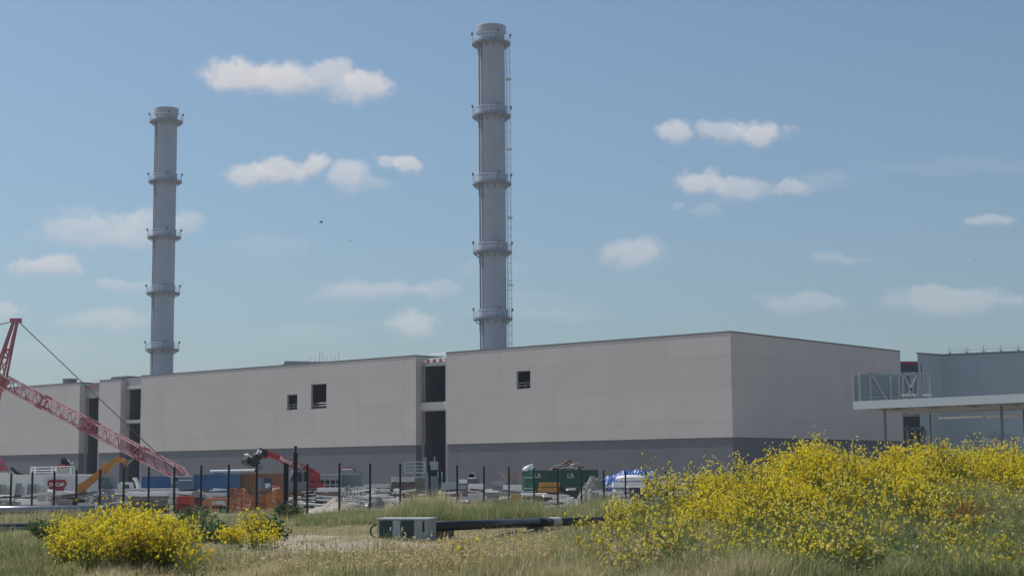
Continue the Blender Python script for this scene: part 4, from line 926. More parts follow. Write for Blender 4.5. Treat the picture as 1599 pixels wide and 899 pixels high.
# misc around the fence, centre
stack('panel_stack', 'dark steel panels under a pale edge just right of the mast unit', 'panel stack', 690, 716, 753, 122, [M_GREY, mat('dark_slab', (.09,.095,.11), .7), M_PALE], 3, 1.5, .08)
stack('pallet_stack', 'white plastic pallets in the gap right of a fence post', 'pallet stack', 716, 728, 748, 108, [M_LGREY, M_MGREY, M_WHITE], 5, 1.0, .3)
D = 122.; cv = thing('culvert_ring', 'concrete culvert ring with dark mouth set in a grey-green base', 'culvert', at(736, D)); eb = Vector(cv.location)
zz = q(736,744.5)[1]; b_ = MB(); ro, ri = .37, .25
for i in range(12):
    a, c2 = math.pi*i/12, math.pi*(i+1)/12
    vs = [(r_*math.cos(t_), y, zz+r_*math.sin(t_)) for y in (0, 1.2) for r_, t_ in ((ri, a), (ro, a), (ro, c2), (ri, c2))]
    b_.add(vs, [(0,1,2,3),(7,6,5,4),(0,4,5,1),(1,5,6,2),(2,6,7,3),(3,7,4,0)])
b_.build('ring', M_MGREY, cv); b_ = MB(); b_.bb(-.24, .24, 1.0, 1.1, zz, zz+.24); b_.build('mouth_shade', M_BLK, cv)  # black plate inside the ring puts the inner shade into its colour
b_ = MB(); b_.bb(-.3, .35, 0, 1.2, zz-.12, zz-.003); b_.build('white_sill', M_WHITE, cv); b_ = MB(); b_.prism([(-.7,0),(.8,0),(.55,zz-.125),(-.45,zz-.125)], 0, 1.2); b_.build('base', mat('grey_green_base', (.16,.17,.17), .9), cv)
stack('panel_stack', 'grey panels with white tops below the culvert ring', 'panel stack', 730, 756, 755, 102, [M_MGREY, M_LGREY, M_WHITE], 3, 1.2, .1)
stack('timber_stack', 'dark timber bundle with white edges left of the concrete skip', 'timber stack', 768, 788, 752, 112, [M_GREY, M_BRW, M_WHITE, M_GREY, M_MGREY], 5, 1.4, .2)
stack('scrap_frames', 'low dark grey scrap frames behind the fence, left of the orange crate', 'scrap', 757, 797, 768, 92, [M_GREY, M_MGREY, M_GREY], 4, 1.2, .3)
D = 135.; cs = thing('concrete_skip', 'pale tapered concrete skip left of the green waste container', 'concrete skip', at(799, D)); eb = Vector(cs.location); k = D/FPX
zz, zt_ = q(799,753)[1], q(799,737.5)[1]; b_ = MB(); b_.lathe([(.42, zz), (1.0, zt_), (1.03, zt_+.06), (.97, zt_+.02), (.40, zz+.05)], 24); b_.build('hopper', mat('hopper_grey', (.27,.26,.28), .6, .15, 2), cs)
b_ = MB()
for a in np.linspace(0, 2*math.pi, 5)[:-1]+.5: b_.bar((.62*math.cos(a), .62*math.sin(a), 0), (.5*math.cos(a), .5*math.sin(a), zz+.15), .09)
b_.lathe([(.55, .02), (.66, .02), (.66, .1), (.55, .1)], 20, close=True); b_.build('stand', M_GREY, cs)
stack('sack_pallet', 'white sacks on a pallet under the concrete skip', 'sack pallet', 786, 815, 757, 110, [M_MGREY, M_WHITE, M_GREY, M_WHITE], 4, 1.2, .15)

# green waste container
D = 128.; gw = thing('waste_container', 'dark green waste container heaped with wood scraps and a white sack', 'waste container', at(875, D)); eb = Vector(gw.location); k = D/FPX
M_GRN = mat('dark_green_paint', (.018,.085,.058), .45, .15, 1.5); M_GRN2 = mat('green_paint', (.022,.115,.072), .45, .15, 1.5)
x0_, xm_, x1_, z1_ = q(816.5,740)[0], q(833.5,740)[0], q(934,740)[0], q(875,733.5)[1]
b_ = MB(); Wc = 2.3; t_ = .06
b_.bb(xm_, x1_, 0, t_, .15, z1_); b_.bb(xm_, x1_, Wc-t_, Wc, .15, z1_); b_.bb(x1_-t_, x1_, t_+.002, Wc-t_-.002, .15, z1_); b_.bb(xm_+.002, x1_-t_-.002, t_+.002, Wc-t_-.002, .15, .25)
b_.build('body', M_GRN, gw)
b_ = MB(); b_.add([(xm_-.002,0,.15),(xm_-.002,0,z1_),(x0_,.9,z1_),(x0_,.9,.15),(x0_+.06,.95,.15),(x0_+.06,.95,z1_),(xm_+.0,.07,z1_),(xm_+.0,.07,.15)], [(0,1,2,3),(3,2,5,4),(4,5,6,7),(7,6,1,0),(1,6,5,2)]); b_.bb(x0_, x0_+.06, .96, Wc, .15, z1_); b_.bb(x0_+.061, xm_, Wc-t_, Wc-.003, .15, z1_)
b_.build('end_door', M_GRN2, gw)
b_ = MB()
for f in (.38, .75): b_.bar((xm_-.1, .02, .2+(z1_-.2)*f), (x0_+.1, .78, .2+(z1_-.2)*f), .08)
b_.build('door_bar', mat('pale_green', (.25,.42,.36), .5), gw)
b_ = MB(); rx = xm_+.4
while rx < x1_-.2: b_.bb(rx-.04, rx+.04, -.07, -.003, .2, z1_-.12); rx += .95
b_.bb(xm_, x1_, -.08, -.004, z1_-.11, z1_+.01); b_.build('side_ribs', M_GRN, gw)
for px in (839.5, 891): text(gw, 'lettering', 'LR', .52, mat('sign_white', (.5,.55,.5), .6), (q(px,742)[0], -.09, q(px,742.5)[1]), extrude=.005)
wr = thing('wood_scrap', 'broken wood and board scraps heaped on the green waste container', 'wood scrap', (Vector(gw.location)+Vector((q(875,733)[0]+.3, 1.2, z1_-.25)))); rr_ = random.Random(5)
b_ = MB(); b2 = MB(); b3 = MB()
for i in range(64):
    f = rr_.random(); x = -1.2+2.5*f; hh_ = .25+1.05*max(0, 1-abs(x-.3)/1.3); bx_ = (b_, b2, b3)[i % 3]
    bx_.box((x, rr_.uniform(-.8, .8), rr_.uniform(0, hh_)), (rr_.uniform(.4, 1.1), rr_.uniform(.08, .25), rr_.uniform(.03, .1)), rr_.uniform(-1, 1), rr_.uniform(-.7, .3), rr_.uniform(-.5, .5))
b_.build('brown_boards', MATS['old_wood'], wr); b2.build('white_boards', M_LGREY, wr); b3.build('red_brown_boards', mat('red_wood', (.22,.09,.06), .8, .3, 3), wr)
sk = thing('white_sack', 'crumpled white sack on the left end of the green waste container', 'sack', (Vector(gw.location)+Vector((q(824,733)[0], .9, z1_-.05))))
b_ = MB(); pr = [(.0,.0),(.35,.02),(.40,.15),(.30,.35),(.15,.5),(.0,.55)]; b_.lathe(pr, 14); b_.v = [(x+.35*z+.1*math.sin(9*y), y+.06*math.sin(11*x), z+.05*math.sin(8*x+5*y)) for x, y, z in b_.v]; b_.build('sack_body', M_WHITE, sk, True)
b_ = MB(); b_.bb(-.1, 1.5, -.3, .5, 0, .1); b_.build('white_sheet', M_WHITE, sk)
lb = MB(); lb.bar((-.5, 0, -.3), (.1, 0, .75), .07); lb.build('batten', MATS['old_wood'], sk)

stack('timber_stack', 'bright orange timber bundle in front of the green waste container', 'timber stack', 842, 873, 753, 104, [M_BRW, M_BRW, M_ORW, M_ORW], 5, 1.6, .16)
oc = thing('orange_crate', 'small orange crate left of the white pipes', 'crate', at(806, 90)); D = 90.; H = ZD(771, 806, D)
b_ = MB(); b_.bb(-.28, .28, 0, .5, .05, H-.06); b_.build('box_body', M_ORW, oc); b_ = MB(); b_.bb(-.31, .31, -.03, .53, H-.058, H); b_.build('lid', mat('pale_orange', (.55,.36,.2), .7), oc); b_ = MB(); b_.bb(-.26, -.16, .02, .48, 0, .048); b_.bb(.16, .26, .02, .48, 0, .048); b_.build('skid', MATS['old_wood'], oc)
wpp = thing('pipe_bundle', 'bundle of white pipes with dark gaps below the orange timber', 'pipe bundle', at(835, 92)); D = 92.; H = ZD(770, 835, D)
for i, z in enumerate((.1, .32, .54, H-.08)):
    b_ = MB(); b_.tube((-.8, .1*i, z), (.78-.1*(i % 2), .1*i, z+.02), .085, n=10); b_.build('pipe', M_WHITE if i % 2 else M_LGREY, wpp)
b_ = MB()
for x in (-.6, .1, .6): b_.bar((x, .5, 0), (x, .5, H), .08)
b_.bar((-.7, .47, .21), (.7, .47, .21), .05); b_.build('rack', M_BLK, wpp)

# blue tarpaulin, white boat-like bag, dark containers further right
D = 130.; tp = thing('blue_tarpaulin', 'bright blue tarpaulin draped over a heap behind white bags', 'tarpaulin', at(980, D)); eb = Vector(tp.location)
b_ = MB(); nn = 24; vs = []
for j in range(9):
    for i in range(nn+1):
        f = i/nn; px = 940+80*f; top = 748-15*math.sin(min(1, f*1.25)*math.pi*.62)-1.5*math.sin(f*19); g_ = 1-(abs(j-4)/4)**1.6
        vs.append((q(px,740)[0], (j-4)*.35, max(.02, q(px,top)[1]*g_+.04*math.sin(i*1.9+j*2.2))))
b_.add(vs, [(j*(nn+1)+i, j*(nn+1)+i+1, (j+1)*(nn+1)+i+1, (j+1)*(nn+1)+i) for j in range(8) for i in range(nn)]); b_.build('sheet', mat('tarpaulin_blue', (.03,.12,.42), .45, .15, 2), tp)
wb_ = thing('white_bag', 'long white rounded bag in front of the blue tarpaulin', 'bag', Vector((X_at(985,112,1),112,0))); D = 112.; eb = Vector(wb_.location); zc_ = q(985,747)[1]
vs = []; b_ = MB()
for i in range(17):
    f = i/16*2-1; r_ = .36*math.sqrt(max(0.02, 1-abs(f)**3)); 
    vs += [(f*1.05, .5*r_/.36*math.cos(a), zc_+r_*.75*math.sin(a)*(1 if math.sin(a) > 0 else .6)+.02*math.sin(i*3+a*4)) for a in np.linspace(0, 2*math.pi, 15)[:-1]]
b_.add(vs, [(i*14+j, i*14+(j+1) % 14, (i+1)*14+(j+1) % 14, (i+1)*14+j) for i in range(16) for j in range(14)]); b_.build('bag_body', M_WHITE, wb_, True)
stack('panel_stack', 'grey and white boards carrying the long white bag', 'panel stack', 958, 1008, 752.5, 112, [M_GREY, M_MGREY, M_GREY, M_WHITE], 4, 1.4, .15)
nbx = thing('navy_box', 'navy blue box with white lid edge below the white bag', 'box', at(995, 100)); D = 100.; H = ZD(759, 995, D)
b_ = MB(); b_.bb(-.45, .5, 0, .9, 0, H-.07); b_.build('box_body', mat('navy_paint', (.05,.06,.13), .6), nbx); b_ = MB(); b_.bb(-.6, .52, -.03, .93, H-.068, H); b_.build('lid', M_WHITE, nbx)
for (a, c2, pt_, D_, lab) in ((1024, 1062, 752, 114, 'dark flat container with white top edge behind the first tall yellow sprigs'), (1070, 1103, 754, 122, 'black flat container behind the yellow sprigs left of the hall corner'), (1112, 1158, 757, 118, 'dark skip with pale rim below the hall corner, behind yellow flowers')):
    l = at((a+c2)/2, D_); g = thing('flat_container', lab, 'container', l); H = Z_at(pt_, l.x, D_)-l.z; wd = (c2-a)*D_/FPX
    b_ = MB(); b_.prism([(-wd/2+.1, .1), (wd/2-.1, .1), (wd/2, H-.12), (-wd/2, H-.12)], 0, 2); b_.build('body', mat('dark_slab', (.09,.095,.11), .7), g)
    b_ = MB(); b_.bb(-wd/2-.04, wd/2+.04, -.05, 2.05, H-.117, H); b_.build('rim', M_LGREY, g); b_ = MB()
    for x in (-wd/3, wd/3): b_.bb(x-.08, x+.08, -.06, -.003, .2, H-.13)
    b_.build('side_rib', M_GREY, g)
stack('brick_stack', 'reddish brown bricks on a pallet beneath the tall yellow sprigs', 'brick stack', 1003, 1032, 750, 120, [MATS['red_wood'], M_BRW], 4, 1.2, .05)
gt_ = thing('gate_block', 'black gate box before the dark passage right of the canopy column', 'gate', at(1428, 148)); D = 148.
b_ = MB(); H = ZD(690, 1428, D); b_.bb(-.85, .85, 0, .4, .1, H); b_.build('leaf', mat('gate_slate', (.045,.055,.07), .6), gt_); b_ = MB()
for x in (-.95, .95): b_.bar((x, .2, 0), (x, .2, H+.2), .14)
b_.build('posts', M_GREY, gt_)

# scattered small debris on the yard
rr_ = random.Random(9)
for nme, col_, n_, lab in (('grey', (.36,.345,.33), 700, 'small scattered grey rubble and blocks over the building yard'), ('white', (.82,.81,.78), 660, 'small scattered white planks, sheets and pipes over the building yard'), ('brown', (.20,.13,.09), 260, 'small scattered brown timber offcuts over the building yard'), ('dark', (.06,.065,.08), 260, 'small scattered dark steel scraps over the building yard')):
    b_ = MB()
    for i in range(n_):
        D_ = rr_.uniform(84, 150) if nme == 'grey' else rr_.uniform(88, 135); px = rr_.uniform(-30, 1180); p = at(px, D_); s_ = rr_.uniform(.1, .42)
        if nme != 'grey' and rr_.random() < .5: b_.box(p+Vector((0, 0, rr_.uniform(.1, 1.3))), (rr_.uniform(.4, 1.6), rr_.uniform(.1, .6), rr_.uniform(.05, .16)), rr_.uniform(-.4, .4), rr_.uniform(-.12, .12), 0)
        else: b_.box(p+Vector((0, 0, s_*.15)), (s_*rr_.uniform(.6, 3.2), s_*.6, s_*rr_.uniform(.3, 1.6)), rr_.uniform(-1, 1), rr_.uniform(-.3, .3), rr_.uniform(-.3, .3))
    db = b_.build('construction_debris', mat('debris_'+nme, col_, .9, .5, .35)); tag(db, lab, 'debris', None, 'stuff')

# ------------------------------------------------------------------ fences
def fence(label, posts_px, pts, hgt, r_=.044):
    """posts standing where the given columns meet the ground line between two points"""
    a, b_ = Vector(pts[0]), Vector(pts[1]); e_ = b_-a; g = thing('metal_fence', label, 'fence', (a.x, a.y, tz(a.x, a.y)))
    for px in posts_px:
        d = ray(px, 770); s_ = (a.y*d.x-a.x*d.y)/(e_.x*d.y-e_.y*d.x); x, y = a.x+e_.x*s_, a.y+e_.y*s_
        mb = MB(); z0_ = tz(x, y)-g.location.z; mb.bb(x-a.x-r_, x-a.x+r_, y-a.y-r_, y-a.y+r_, z0_-.4, z0_+hgt); mb.build('post', M_BLK, g)
    return g
def gp(px, D): p = at(px, D); return (p.x, p.y)
fl_ = fence('black post fence running from the left edge to the corner post', [-17, 17, 50, 84.5, 119, 156, 193, 232, 272, 314, 357, 401, 446], (gp(461, 71), gp(17, 83)), 2.22)
b_ = MB(); p = at(446.5, 71.5)-Vector(fl_.location); b_.bb(p.x-.1, p.x+.1, p.y-.1, p.y+.1, -.3, 2.2); b_.build('gate_post', M_BLK, fl_)
b_ = MB(); b_.box((0, 0, 1.2), (.17, .17, 3.0)); b_.tube((0, 0, 2.7), (0, 0, 2.88), .04, n=6); b_.tube((0, 0, 2.88), (0, 0, 2.98), .07, n=8); b_.build('corner_post', M_BLK, fl_)
p = at(404, 72.6)-Vector(fl_.location); b_ = MB(); b_.path([p+Vector((.07+.08*math.cos(t_), 0, 2.05+.09*math.sin(t_))) for t_ in np.linspace(0, 2*math.pi, 13)], .018, 5); b_.build('ring', M_BLK, fl_)
fence('black post fence running from the corner post away to the right', [480, 530, 578, 625, 671, 714, 756, 795, 834, 871, 908, 943, 977, 1009, 1040, 1072, 1103, 1133, 1161, 1188, 1214, 1239], (gp(461, 71), gp(1103, 91)), 2.22)

# ------------------------------------------------------------------ cabinet and pipes in the field
D = 41.; k = D/FPX; cl_ = at(588, D); x0_ = X_at(588.5, D, .3); x1_ = X_at(650, D, .3)
kb = thing('utility_cabinet', 'low grey utility cabinet with two dark green doors at the end of the black pipe', 'cabinet', (x0_, D, tz(x0_+.5, D)-.03)); H = Z_at(808.5, x0_, D)-tz(x0_+.5, D)+.03; Lc = x1_-x0_
M_CABG = mat('cabinet_grey', (.36,.385,.39), .6, .12, 5); M_CABD = mat('cabinet_green', (.018,.045,.05), .4, .15, 5)
kr = R(-14); kb.rotation_euler = (0, 0, kr)
b_ = MB(); b_.bb(0, Lc+.34, .03, .75, .07, H-.04); b_.build('case', M_CABG, kb)
b_ = MB(); b_.bb(-.03, Lc+.36, -.02, .78, H-.038, H); b_.build('top_plate', mat('cabinet_top', (.55,.58,.58), .5), kb)
b_ = MB(); b_.bb(-.02, Lc+.35, -.01, .77, 0, .068); b_.build('plinth', M_CABG, kb)
for i, (a, c2) in enumerate(((.07, .40), (.64, .97))):
    b_ = MB(); b_.bb(a, c2, .005, .028, .09, H-.06); dr = b_.build('door', M_CABD, kb); b_ = MB(); b_.bb(*((c2-.05, c2-.02) if i == 0 else (a+.03, a+.06)), -.015, .004, H*.45, H*.62); b_.build('handle', M_WHITE, dr)
b_ = MB(); b_.prism([(.41, .08), (.63, .08), (.60, H-.05), (.44, H-.05)], -.004, .028); b_.build('centre_panel', mat('cabinet_panel', (.42,.45,.45), .6, .1, 5), kb)
b_ = MB(); b_.bb(Lc+.20, Lc+.25, .018, .029, H*.38, H-.08); b_.build('slot', M_BLK, kb)
cbx_ = thing('cable_loop', 'black cable loop at the left end of the utility cabinet', 'cable', (x0_, D, tz(x0_, D)))
b_ = MB(); b_.path([Vector((-.02, .1, .33)), Vector((-.12, .08, .3)), Vector((-.17, .05, .2)), Vector((-.15, .0, .09)), Vector((-.05, -.05, .03)), Vector((.12, -.1, .025)), Vector((.25, -.16, .02))], .022, 6); b_.build('hose', M_RUB, cbx_)
M_PIPE = mat('black_pipe', (.028,.030,.042), .32, .2, 3); M_STEELP = mat('grey_steel_pipe', (.30,.31,.33), .35, .15, 1.5, metal=.4)
bp1 = thing('black_pipeline', 'long black pipe with a white sleeve running right from the cabinet', 'pipe', (0, 0, 0))
p0 = P(668, 821.5, 41.4); p1 = P(862, 814.5, 47.); p2 = P(1075, 810, 55.)
b_ = MB(); b_.tube(p0, p1, .128, n=20); b_.build('pipe_section', M_PIPE, bp1, True)
pj = p0.lerp(p1, .93); pj2 = p1.lerp(p2, .03)
b_ = MB(); b_.tube(p1-(p1-p0).normalized()*.1, pj2+(p2-p1).normalized()*.1, .146, n=20); b_.build('white_sleeve', mat('white_wrap', (.55,.53,.46), .6, .2, 8), bp1, True)
b_ = MB(); b_.tube(pj2, p2, .125, n=20); b_.build('pipe_section', M_PIPE, bp1, True)
b_ = MB(); b_.tube(pj-(p1-p0).normalized()*.35, pj, .134, n=20); b_.build('tape_band', M_RUB, bp1, True)
for f, a, c2 in ((.12, p0, p1), (.85, p0, p1), (.3, p1, p2), (.75, p1, p2)):
    p = a.lerp(c2, f); g = tz(p.x, p.y); b_ = MB(); b_.bb(p.x-.25, p.x+.25, p.y-.08, p.y+.08, g-.05, p.z-.12); b_.build('bearer', MATS['old_wood'], bp1)
bo = thing('loose_board', 'short pale board lying below the white pipe sleeve', 'board', tuple(P(818, 830, 45))); b_ = MB(); b_.box((0, 0, 0), (.6, .12, .03), .3, -.2); b_.build('board_body', mat('pale_board', (.42,.40,.34), .8), bo)
sp = thing('steel_pipeline', 'grey steel pipe on blocks running in from the left edge', 'pipe', (0, 0, 0))
p0 = P(-60, 796.5, 74); p1 = P(152, 794.8, 76.); p2 = P(174, 796, 76.3)
b_ = MB(); b_.tube(p0, p1, .19, n=24); b_.build('pipe_section', M_STEELP, sp, True); b_ = MB(); b_.tube(p1-(p1-p0).normalized()*.12, p1, .21, n=24); b_.build('flange', M_STEELP, sp); b_ = MB(); b_.tube(p1+(p2-p1)*.01, p2, .185, n=24); b_.build('end_section', mat('dark_pipe_end', (.10,.10,.11), .5), sp, True)
for f in (.1, .35, .6, .9): p = p0.lerp(p1, f); g = tz(p.x, p.y); b_ = MB(); b_.bb(p.x-.15, p.x+.15, p.y-.25, p.y+.25, g-.1, p.z-.17); b_.build('block', M_MGREY, sp)
for (ya, yb_, D_, r_, lab) in ((823.5, 821.5, 50, .11, 'upper black pipe of the pair at the left edge'), (830.5, 827.5, 49.4, .12, 'lower black pipe of the pair at the left edge')):
    g = thing('black_pipe', lab, 'pipe', (0, 0, 0), 0, 'black pipes lying at the left edge'); a = P(-50, ya, D_); c2 = P(58, yb_, D_+1.2)
    b_ = MB(); b_.tube(a, c2, r_, n=16); b_.build('pipe_body', M_PIPE, g, True); b_ = MB(); b_.tube(c2, c2+(c2-a).normalized()*.05, r_*1.1, n=16); b_.build('end_collar', M_RUB, g)
    for f in (.25, .8): p = a.lerp(c2, f); zz = tz(p.x, p.y); b_ = MB(); b_.bb(p.x-.12, p.x+.12, p.y-.06, p.y+.06, zz-.05, p.z-r_*.9); b_.build('bearer', MATS['old_wood'], g)

# ------------------------------------------------------------------ birds
for (px, py, D_, s_, rz, lab) in ((501.5, 347, 60, .085, .5, 'largest dark bird in flight left of the near chimney'), (547, 376, 75, .05, -.2, 'tiny dark bird below and right of the largest bird'), (1026, 251, 70, .05, 1.2, 'tiny dark bird below the right-hand clouds'), (1522, 405, 75, .055, .9, 'tiny dark bird at the far right of the sky')):
    g = thing('bird', lab, 'bird', tuple(P(px, py, D_)), rz, 'dark birds in the sky')
    b_ = MB(); b_.lathe([(0, -1), (.22, -.6), (.32, 0), (.2, .5), (.12, .75), (0, 1)], 10); b_.v = [(z*s_, y*s_, x*s_) for x, y, z in b_.v]; b_.build('bird_body', M_BLK, g, True)
    for sg in (-1, 1):
        b_ = MB(); b_.add([(.3*s_, 0, .1*s_), (-.4*s_, 0, .1*s_), (-.35*s_, sg*1.3*s_, .5*s_), (0.05*s_, sg*1.4*s_, .52*s_), (.3*s_, 0, .02*s_), (-.4*s_, 0, .02*s_), (-.35*s_, sg*1.3*s_, .46*s_), (0.05*s_, sg*1.4*s_, .48*s_)], [(0,1,2,3),(7,6,5,4),(0,4,5,1),(1,5,6,2),(2,6,7,3),(3,7,4,0)]); b_.build('wing', M_BLK, g)

# ------------------------------------------------------------------ vegetation
M_FLOW = leaf_mat('yellow_petals', (.95, .79, .06), transl=.5)
M_LEAF = leaf_mat('weed_leaves', (.17, .20, .10), transl=.4)
M_STEM = leaf_mat('green_stems', (.22, .24, .11), transl=.2)
M_BLADE = leaf_mat('grass_blades', (1.6, 1.55, 1.42), transl=.45)
class QB:
    def __init__(s): s.q = []; s.m = []; s.t = []
    def add(s, q, mi, tint):
        q = np.asarray(q, np.float32).reshape(-1, 4, 3)
        if not len(q): return
        s.q.append(q); s.m.append(np.full(len(q), mi, np.int32)); t_ = np.broadcast_to(np.asarray(tint, np.float32), (len(q), 3)); s.t.append(t_)
    def build(s, name, mats, parent=None, loc=(0, 0, 0)):
        q = np.concatenate(s.q)-np.asarray(loc, np.float32); mi = np.concatenate(s.m); t_ = np.concatenate(s.t); n_ = len(q)
        me = bpy.data.meshes.new(name); me.vertices.add(n_*4); me.vertices.foreach_set('co', q.ravel())
        me.loops.add(n_*4); me.loops.foreach_set('vertex_index', np.arange(n_*4)); me.polygons.add(n_)
        me.polygons.foreach_set('loop_start', np.arange(n_)*4)
        for x in mats: me.materials.append(x)
        me.polygons.foreach_set('material_index', mi); me.update()
        c = me.color_attributes.new('tint', 'FLOAT_COLOR', 'POINT')
        col = np.concatenate([np.repeat(t_, 4, 0), np.ones((n_*4, 1), np.float32)], 1); c.data.foreach_set('color', col.ravel())
        o = bpy.data.objects.new(name, me); COL.objects.link(o); o.location = loc
        if parent is not None: o.parent = parent
        return o
def unit(n_): v = rng.normal(size=(n_, 3)); return v/np.linalg.norm(v, axis=1, keepdims=True)
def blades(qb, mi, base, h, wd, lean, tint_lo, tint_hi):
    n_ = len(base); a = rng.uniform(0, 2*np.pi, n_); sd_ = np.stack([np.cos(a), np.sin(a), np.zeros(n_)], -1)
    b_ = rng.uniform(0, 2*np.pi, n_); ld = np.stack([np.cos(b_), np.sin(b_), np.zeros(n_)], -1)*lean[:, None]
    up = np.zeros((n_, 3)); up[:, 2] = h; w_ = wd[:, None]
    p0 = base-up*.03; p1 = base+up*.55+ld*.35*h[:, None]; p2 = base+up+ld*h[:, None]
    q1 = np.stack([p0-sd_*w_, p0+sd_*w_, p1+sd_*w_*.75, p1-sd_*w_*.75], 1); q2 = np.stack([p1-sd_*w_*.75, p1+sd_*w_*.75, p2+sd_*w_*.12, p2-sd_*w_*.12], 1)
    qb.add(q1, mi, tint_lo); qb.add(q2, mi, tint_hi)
def strips(qb, mi, a, b_, r_, tint):
    """thin stems from a to b, two crossed strips"""
    d = b_-a; d = d/np.maximum(np.linalg.norm(d, axis=1, keepdims=True), 1e-6); o = unit(len(a)); s_ = np.cross(d, o); s_ = s_/np.maximum(np.linalg.norm(s_, axis=1, keepdims=True), 1e-6); u_ = np.cross(d, s_)
    for v in (s_, u_): qb.add(np.stack([a-v*r_, a+v*r_, b_+v*r_*.6, b_-v*r_*.6], 1), mi, tint)
def cards(qb, mi, c, size, tint, asp=1.0):
    n_ = len(c); x = unit(n_); y = np.cross(x, unit(n_)); y /= np.maximum(np.linalg.norm(y, axis=1, keepdims=True), 1e-6)
    s_ = np.asarray(size).reshape(-1, 1); qb.add(np.stack([c-x*s_*.5, c+y*s_*.5*asp, c+x*s_*.5, c-y*s_*.5*asp], 1), mi, tint)
def tints(n_, lo=.65, hi=1.3, hue=.12):
    v = rng.uniform(lo, hi, (n_, 1)); return v*(1+rng.normal(size=(n_, 3))*hue*np.array([1, .5, .6]))
def mustard(qb, x, y, H, Rr, nf, nl, fscale=1., leaf_size=.09, gone=.0, flower_frac=.62, pale=.12, fmin=.22):
    """one branching flowering weed at (x, y): stems, leaves below, flower heads at the branch tips"""
    b0 = np.array([x, y, tz(x, y)])
    nst = max(3, int(nf/11)); an = rng.uniform(0, 2*np.pi, nst); rr_ = Rr*np.sqrt(rng.uniform(0, 1, nst))
    top = b0+np.stack([np.cos(an)*rr_, np.sin(an)*rr_, H*rng.uniform(.62, 1.0, nst)*(1-.3*(rr_/Rr)**2)], -1)
    mid = b0+(top-b0)*np.array([.45, .45, .6]); base = np.repeat(b0[None], nst, 0)+rng.normal(size=(nst, 3))*np.array([.07, .07, 0])
    strips(qb, 1, base, mid, .007, tints(nst)); strips(qb, 1, mid, top, .005, tints(nst))
    k_ = rng.integers(0, nst, nf); f = rng.uniform(fmin, 1.0, nf)**.75
    lo = f < .45
    att = np.where(lo[:, None], base[k_]+(mid[k_]-base[k_])*(f/.45)[:, None], mid[k_]+(top[k_]-mid[k_])*((f-.45)/.55)[:, None])
    tip = att+np.stack([rng.normal(size=nf)*.11, rng.normal(size=nf)*.11, rng.uniform(.02, .17, nf)*H], -1)
    strips(qb, 1, att, tip, .0022, tints(nf)*np.array([1.3, 1.25, .9]))
    keep = rng.uniform(size=nf) < flower_frac*(.45+.55*np.clip((f-.2)/.5, 0, 1)); tip = tip[keep]
    n_ = len(tip); per = 7
    if n_:
        sz = np.repeat(rng.uniform(.65, 1.25, n_), per)
        c = np.repeat(tip, per, 0)+rng.normal(size=(n_*per, 3))*np.array([.010, .010, .014])*fscale*sz[:, None]
        pl_ = (rng.uniform(size=n_) < pale)[:, None]
        tn = np.repeat(np.where(pl_, np.array([1.0, 1.1, 4.5]), tints(n_, .8, 1.15, .06)), per, 0)*rng.uniform(.85, 1.1, (n_*per, 1))
        cards(qb, 0, c, rng.uniform(.026, .044, n_*per)*fscale*sz, tn, .9)
    zf = rng.uniform(.03, .80, nl)**1.0; k_ = rng.integers(0, nst, nl)
    lc = base[k_]+(top[k_]-base[k_])*zf[:, None]*np.array([.9, .9, 1])+rng.normal(size=(nl, 3))*np.array([.12, .12, .04])
    cards(qb, 2, lc, leaf_size*rng.uniform(.4, 1.3, nl)*(1.15-zf*.75), tints(nl, .35, 1.4, .15), .42)
VM = [M_FLOW, M_STEM, M_LEAF]
def px_ground(px, py):
    px = np.asarray(px, float); py = np.asarray(py, float)
    cx = (px-799.5)/FPX; cy = -(py-449.5)/FPX
    d = [F_[i]+RR[i]*cx+UU[i]*cy for i in range(3)]; t_ = (0-EYE)/d[2]
    for _ in range(12):
        z = terr(d[0]*t_, d[1]*t_); t_ = .5*t_+.5*(z-EYE)/d[2]
    return d[0]*t_, d[1]*t_

# the big right-hand mass
qb = QB(); r_ = np.random.default_rng(5)
cnt = 0
while cnt < 930:
    y = r_.uniform(25.2, 47); px = r_.uniform(950, 1980); x = X_at(px, y, .8)
    cover = .5+.5*math.sin(x*1.7+y*.9)*math.sin(x*.8-y*1.3+1)
    edge = float(sstep(1.8, 6.0, x-.16*(y-34)))
    if r_.uniform() > (.25+.75*cover)*(.10+.90*edge): continue
    rich = float(sstep(30, 37.5, y))*(.3+.7*cover)*(.45+.55*edge)
    H = r_.uniform(.78, 1.30)*(.60+.42*rich)*(1.12 if r_.uniform() < .15 else 1)
    if px > 1440 and y < 37: H *= .6; rich *= .3
    if px > 1430 and y > 36: H *= 1.12; rich *= .75
    H *= .80+.42*(.5+.5*math.sin(x*2.9+y*1.7))*(.5+.5*math.sin(x*1.3-y*2.3+2))+.1
    if 1175 < px < 1420 and y > 36: H *= 1.14
    mustard(qb, x, y, H, r_.uniform(.22, .5), int(65+135*rich), int(110*(1-.75*rich)), .96, .085, flower_frac=.24+.76*rich, pale=.34-.31*rich); cnt += 1
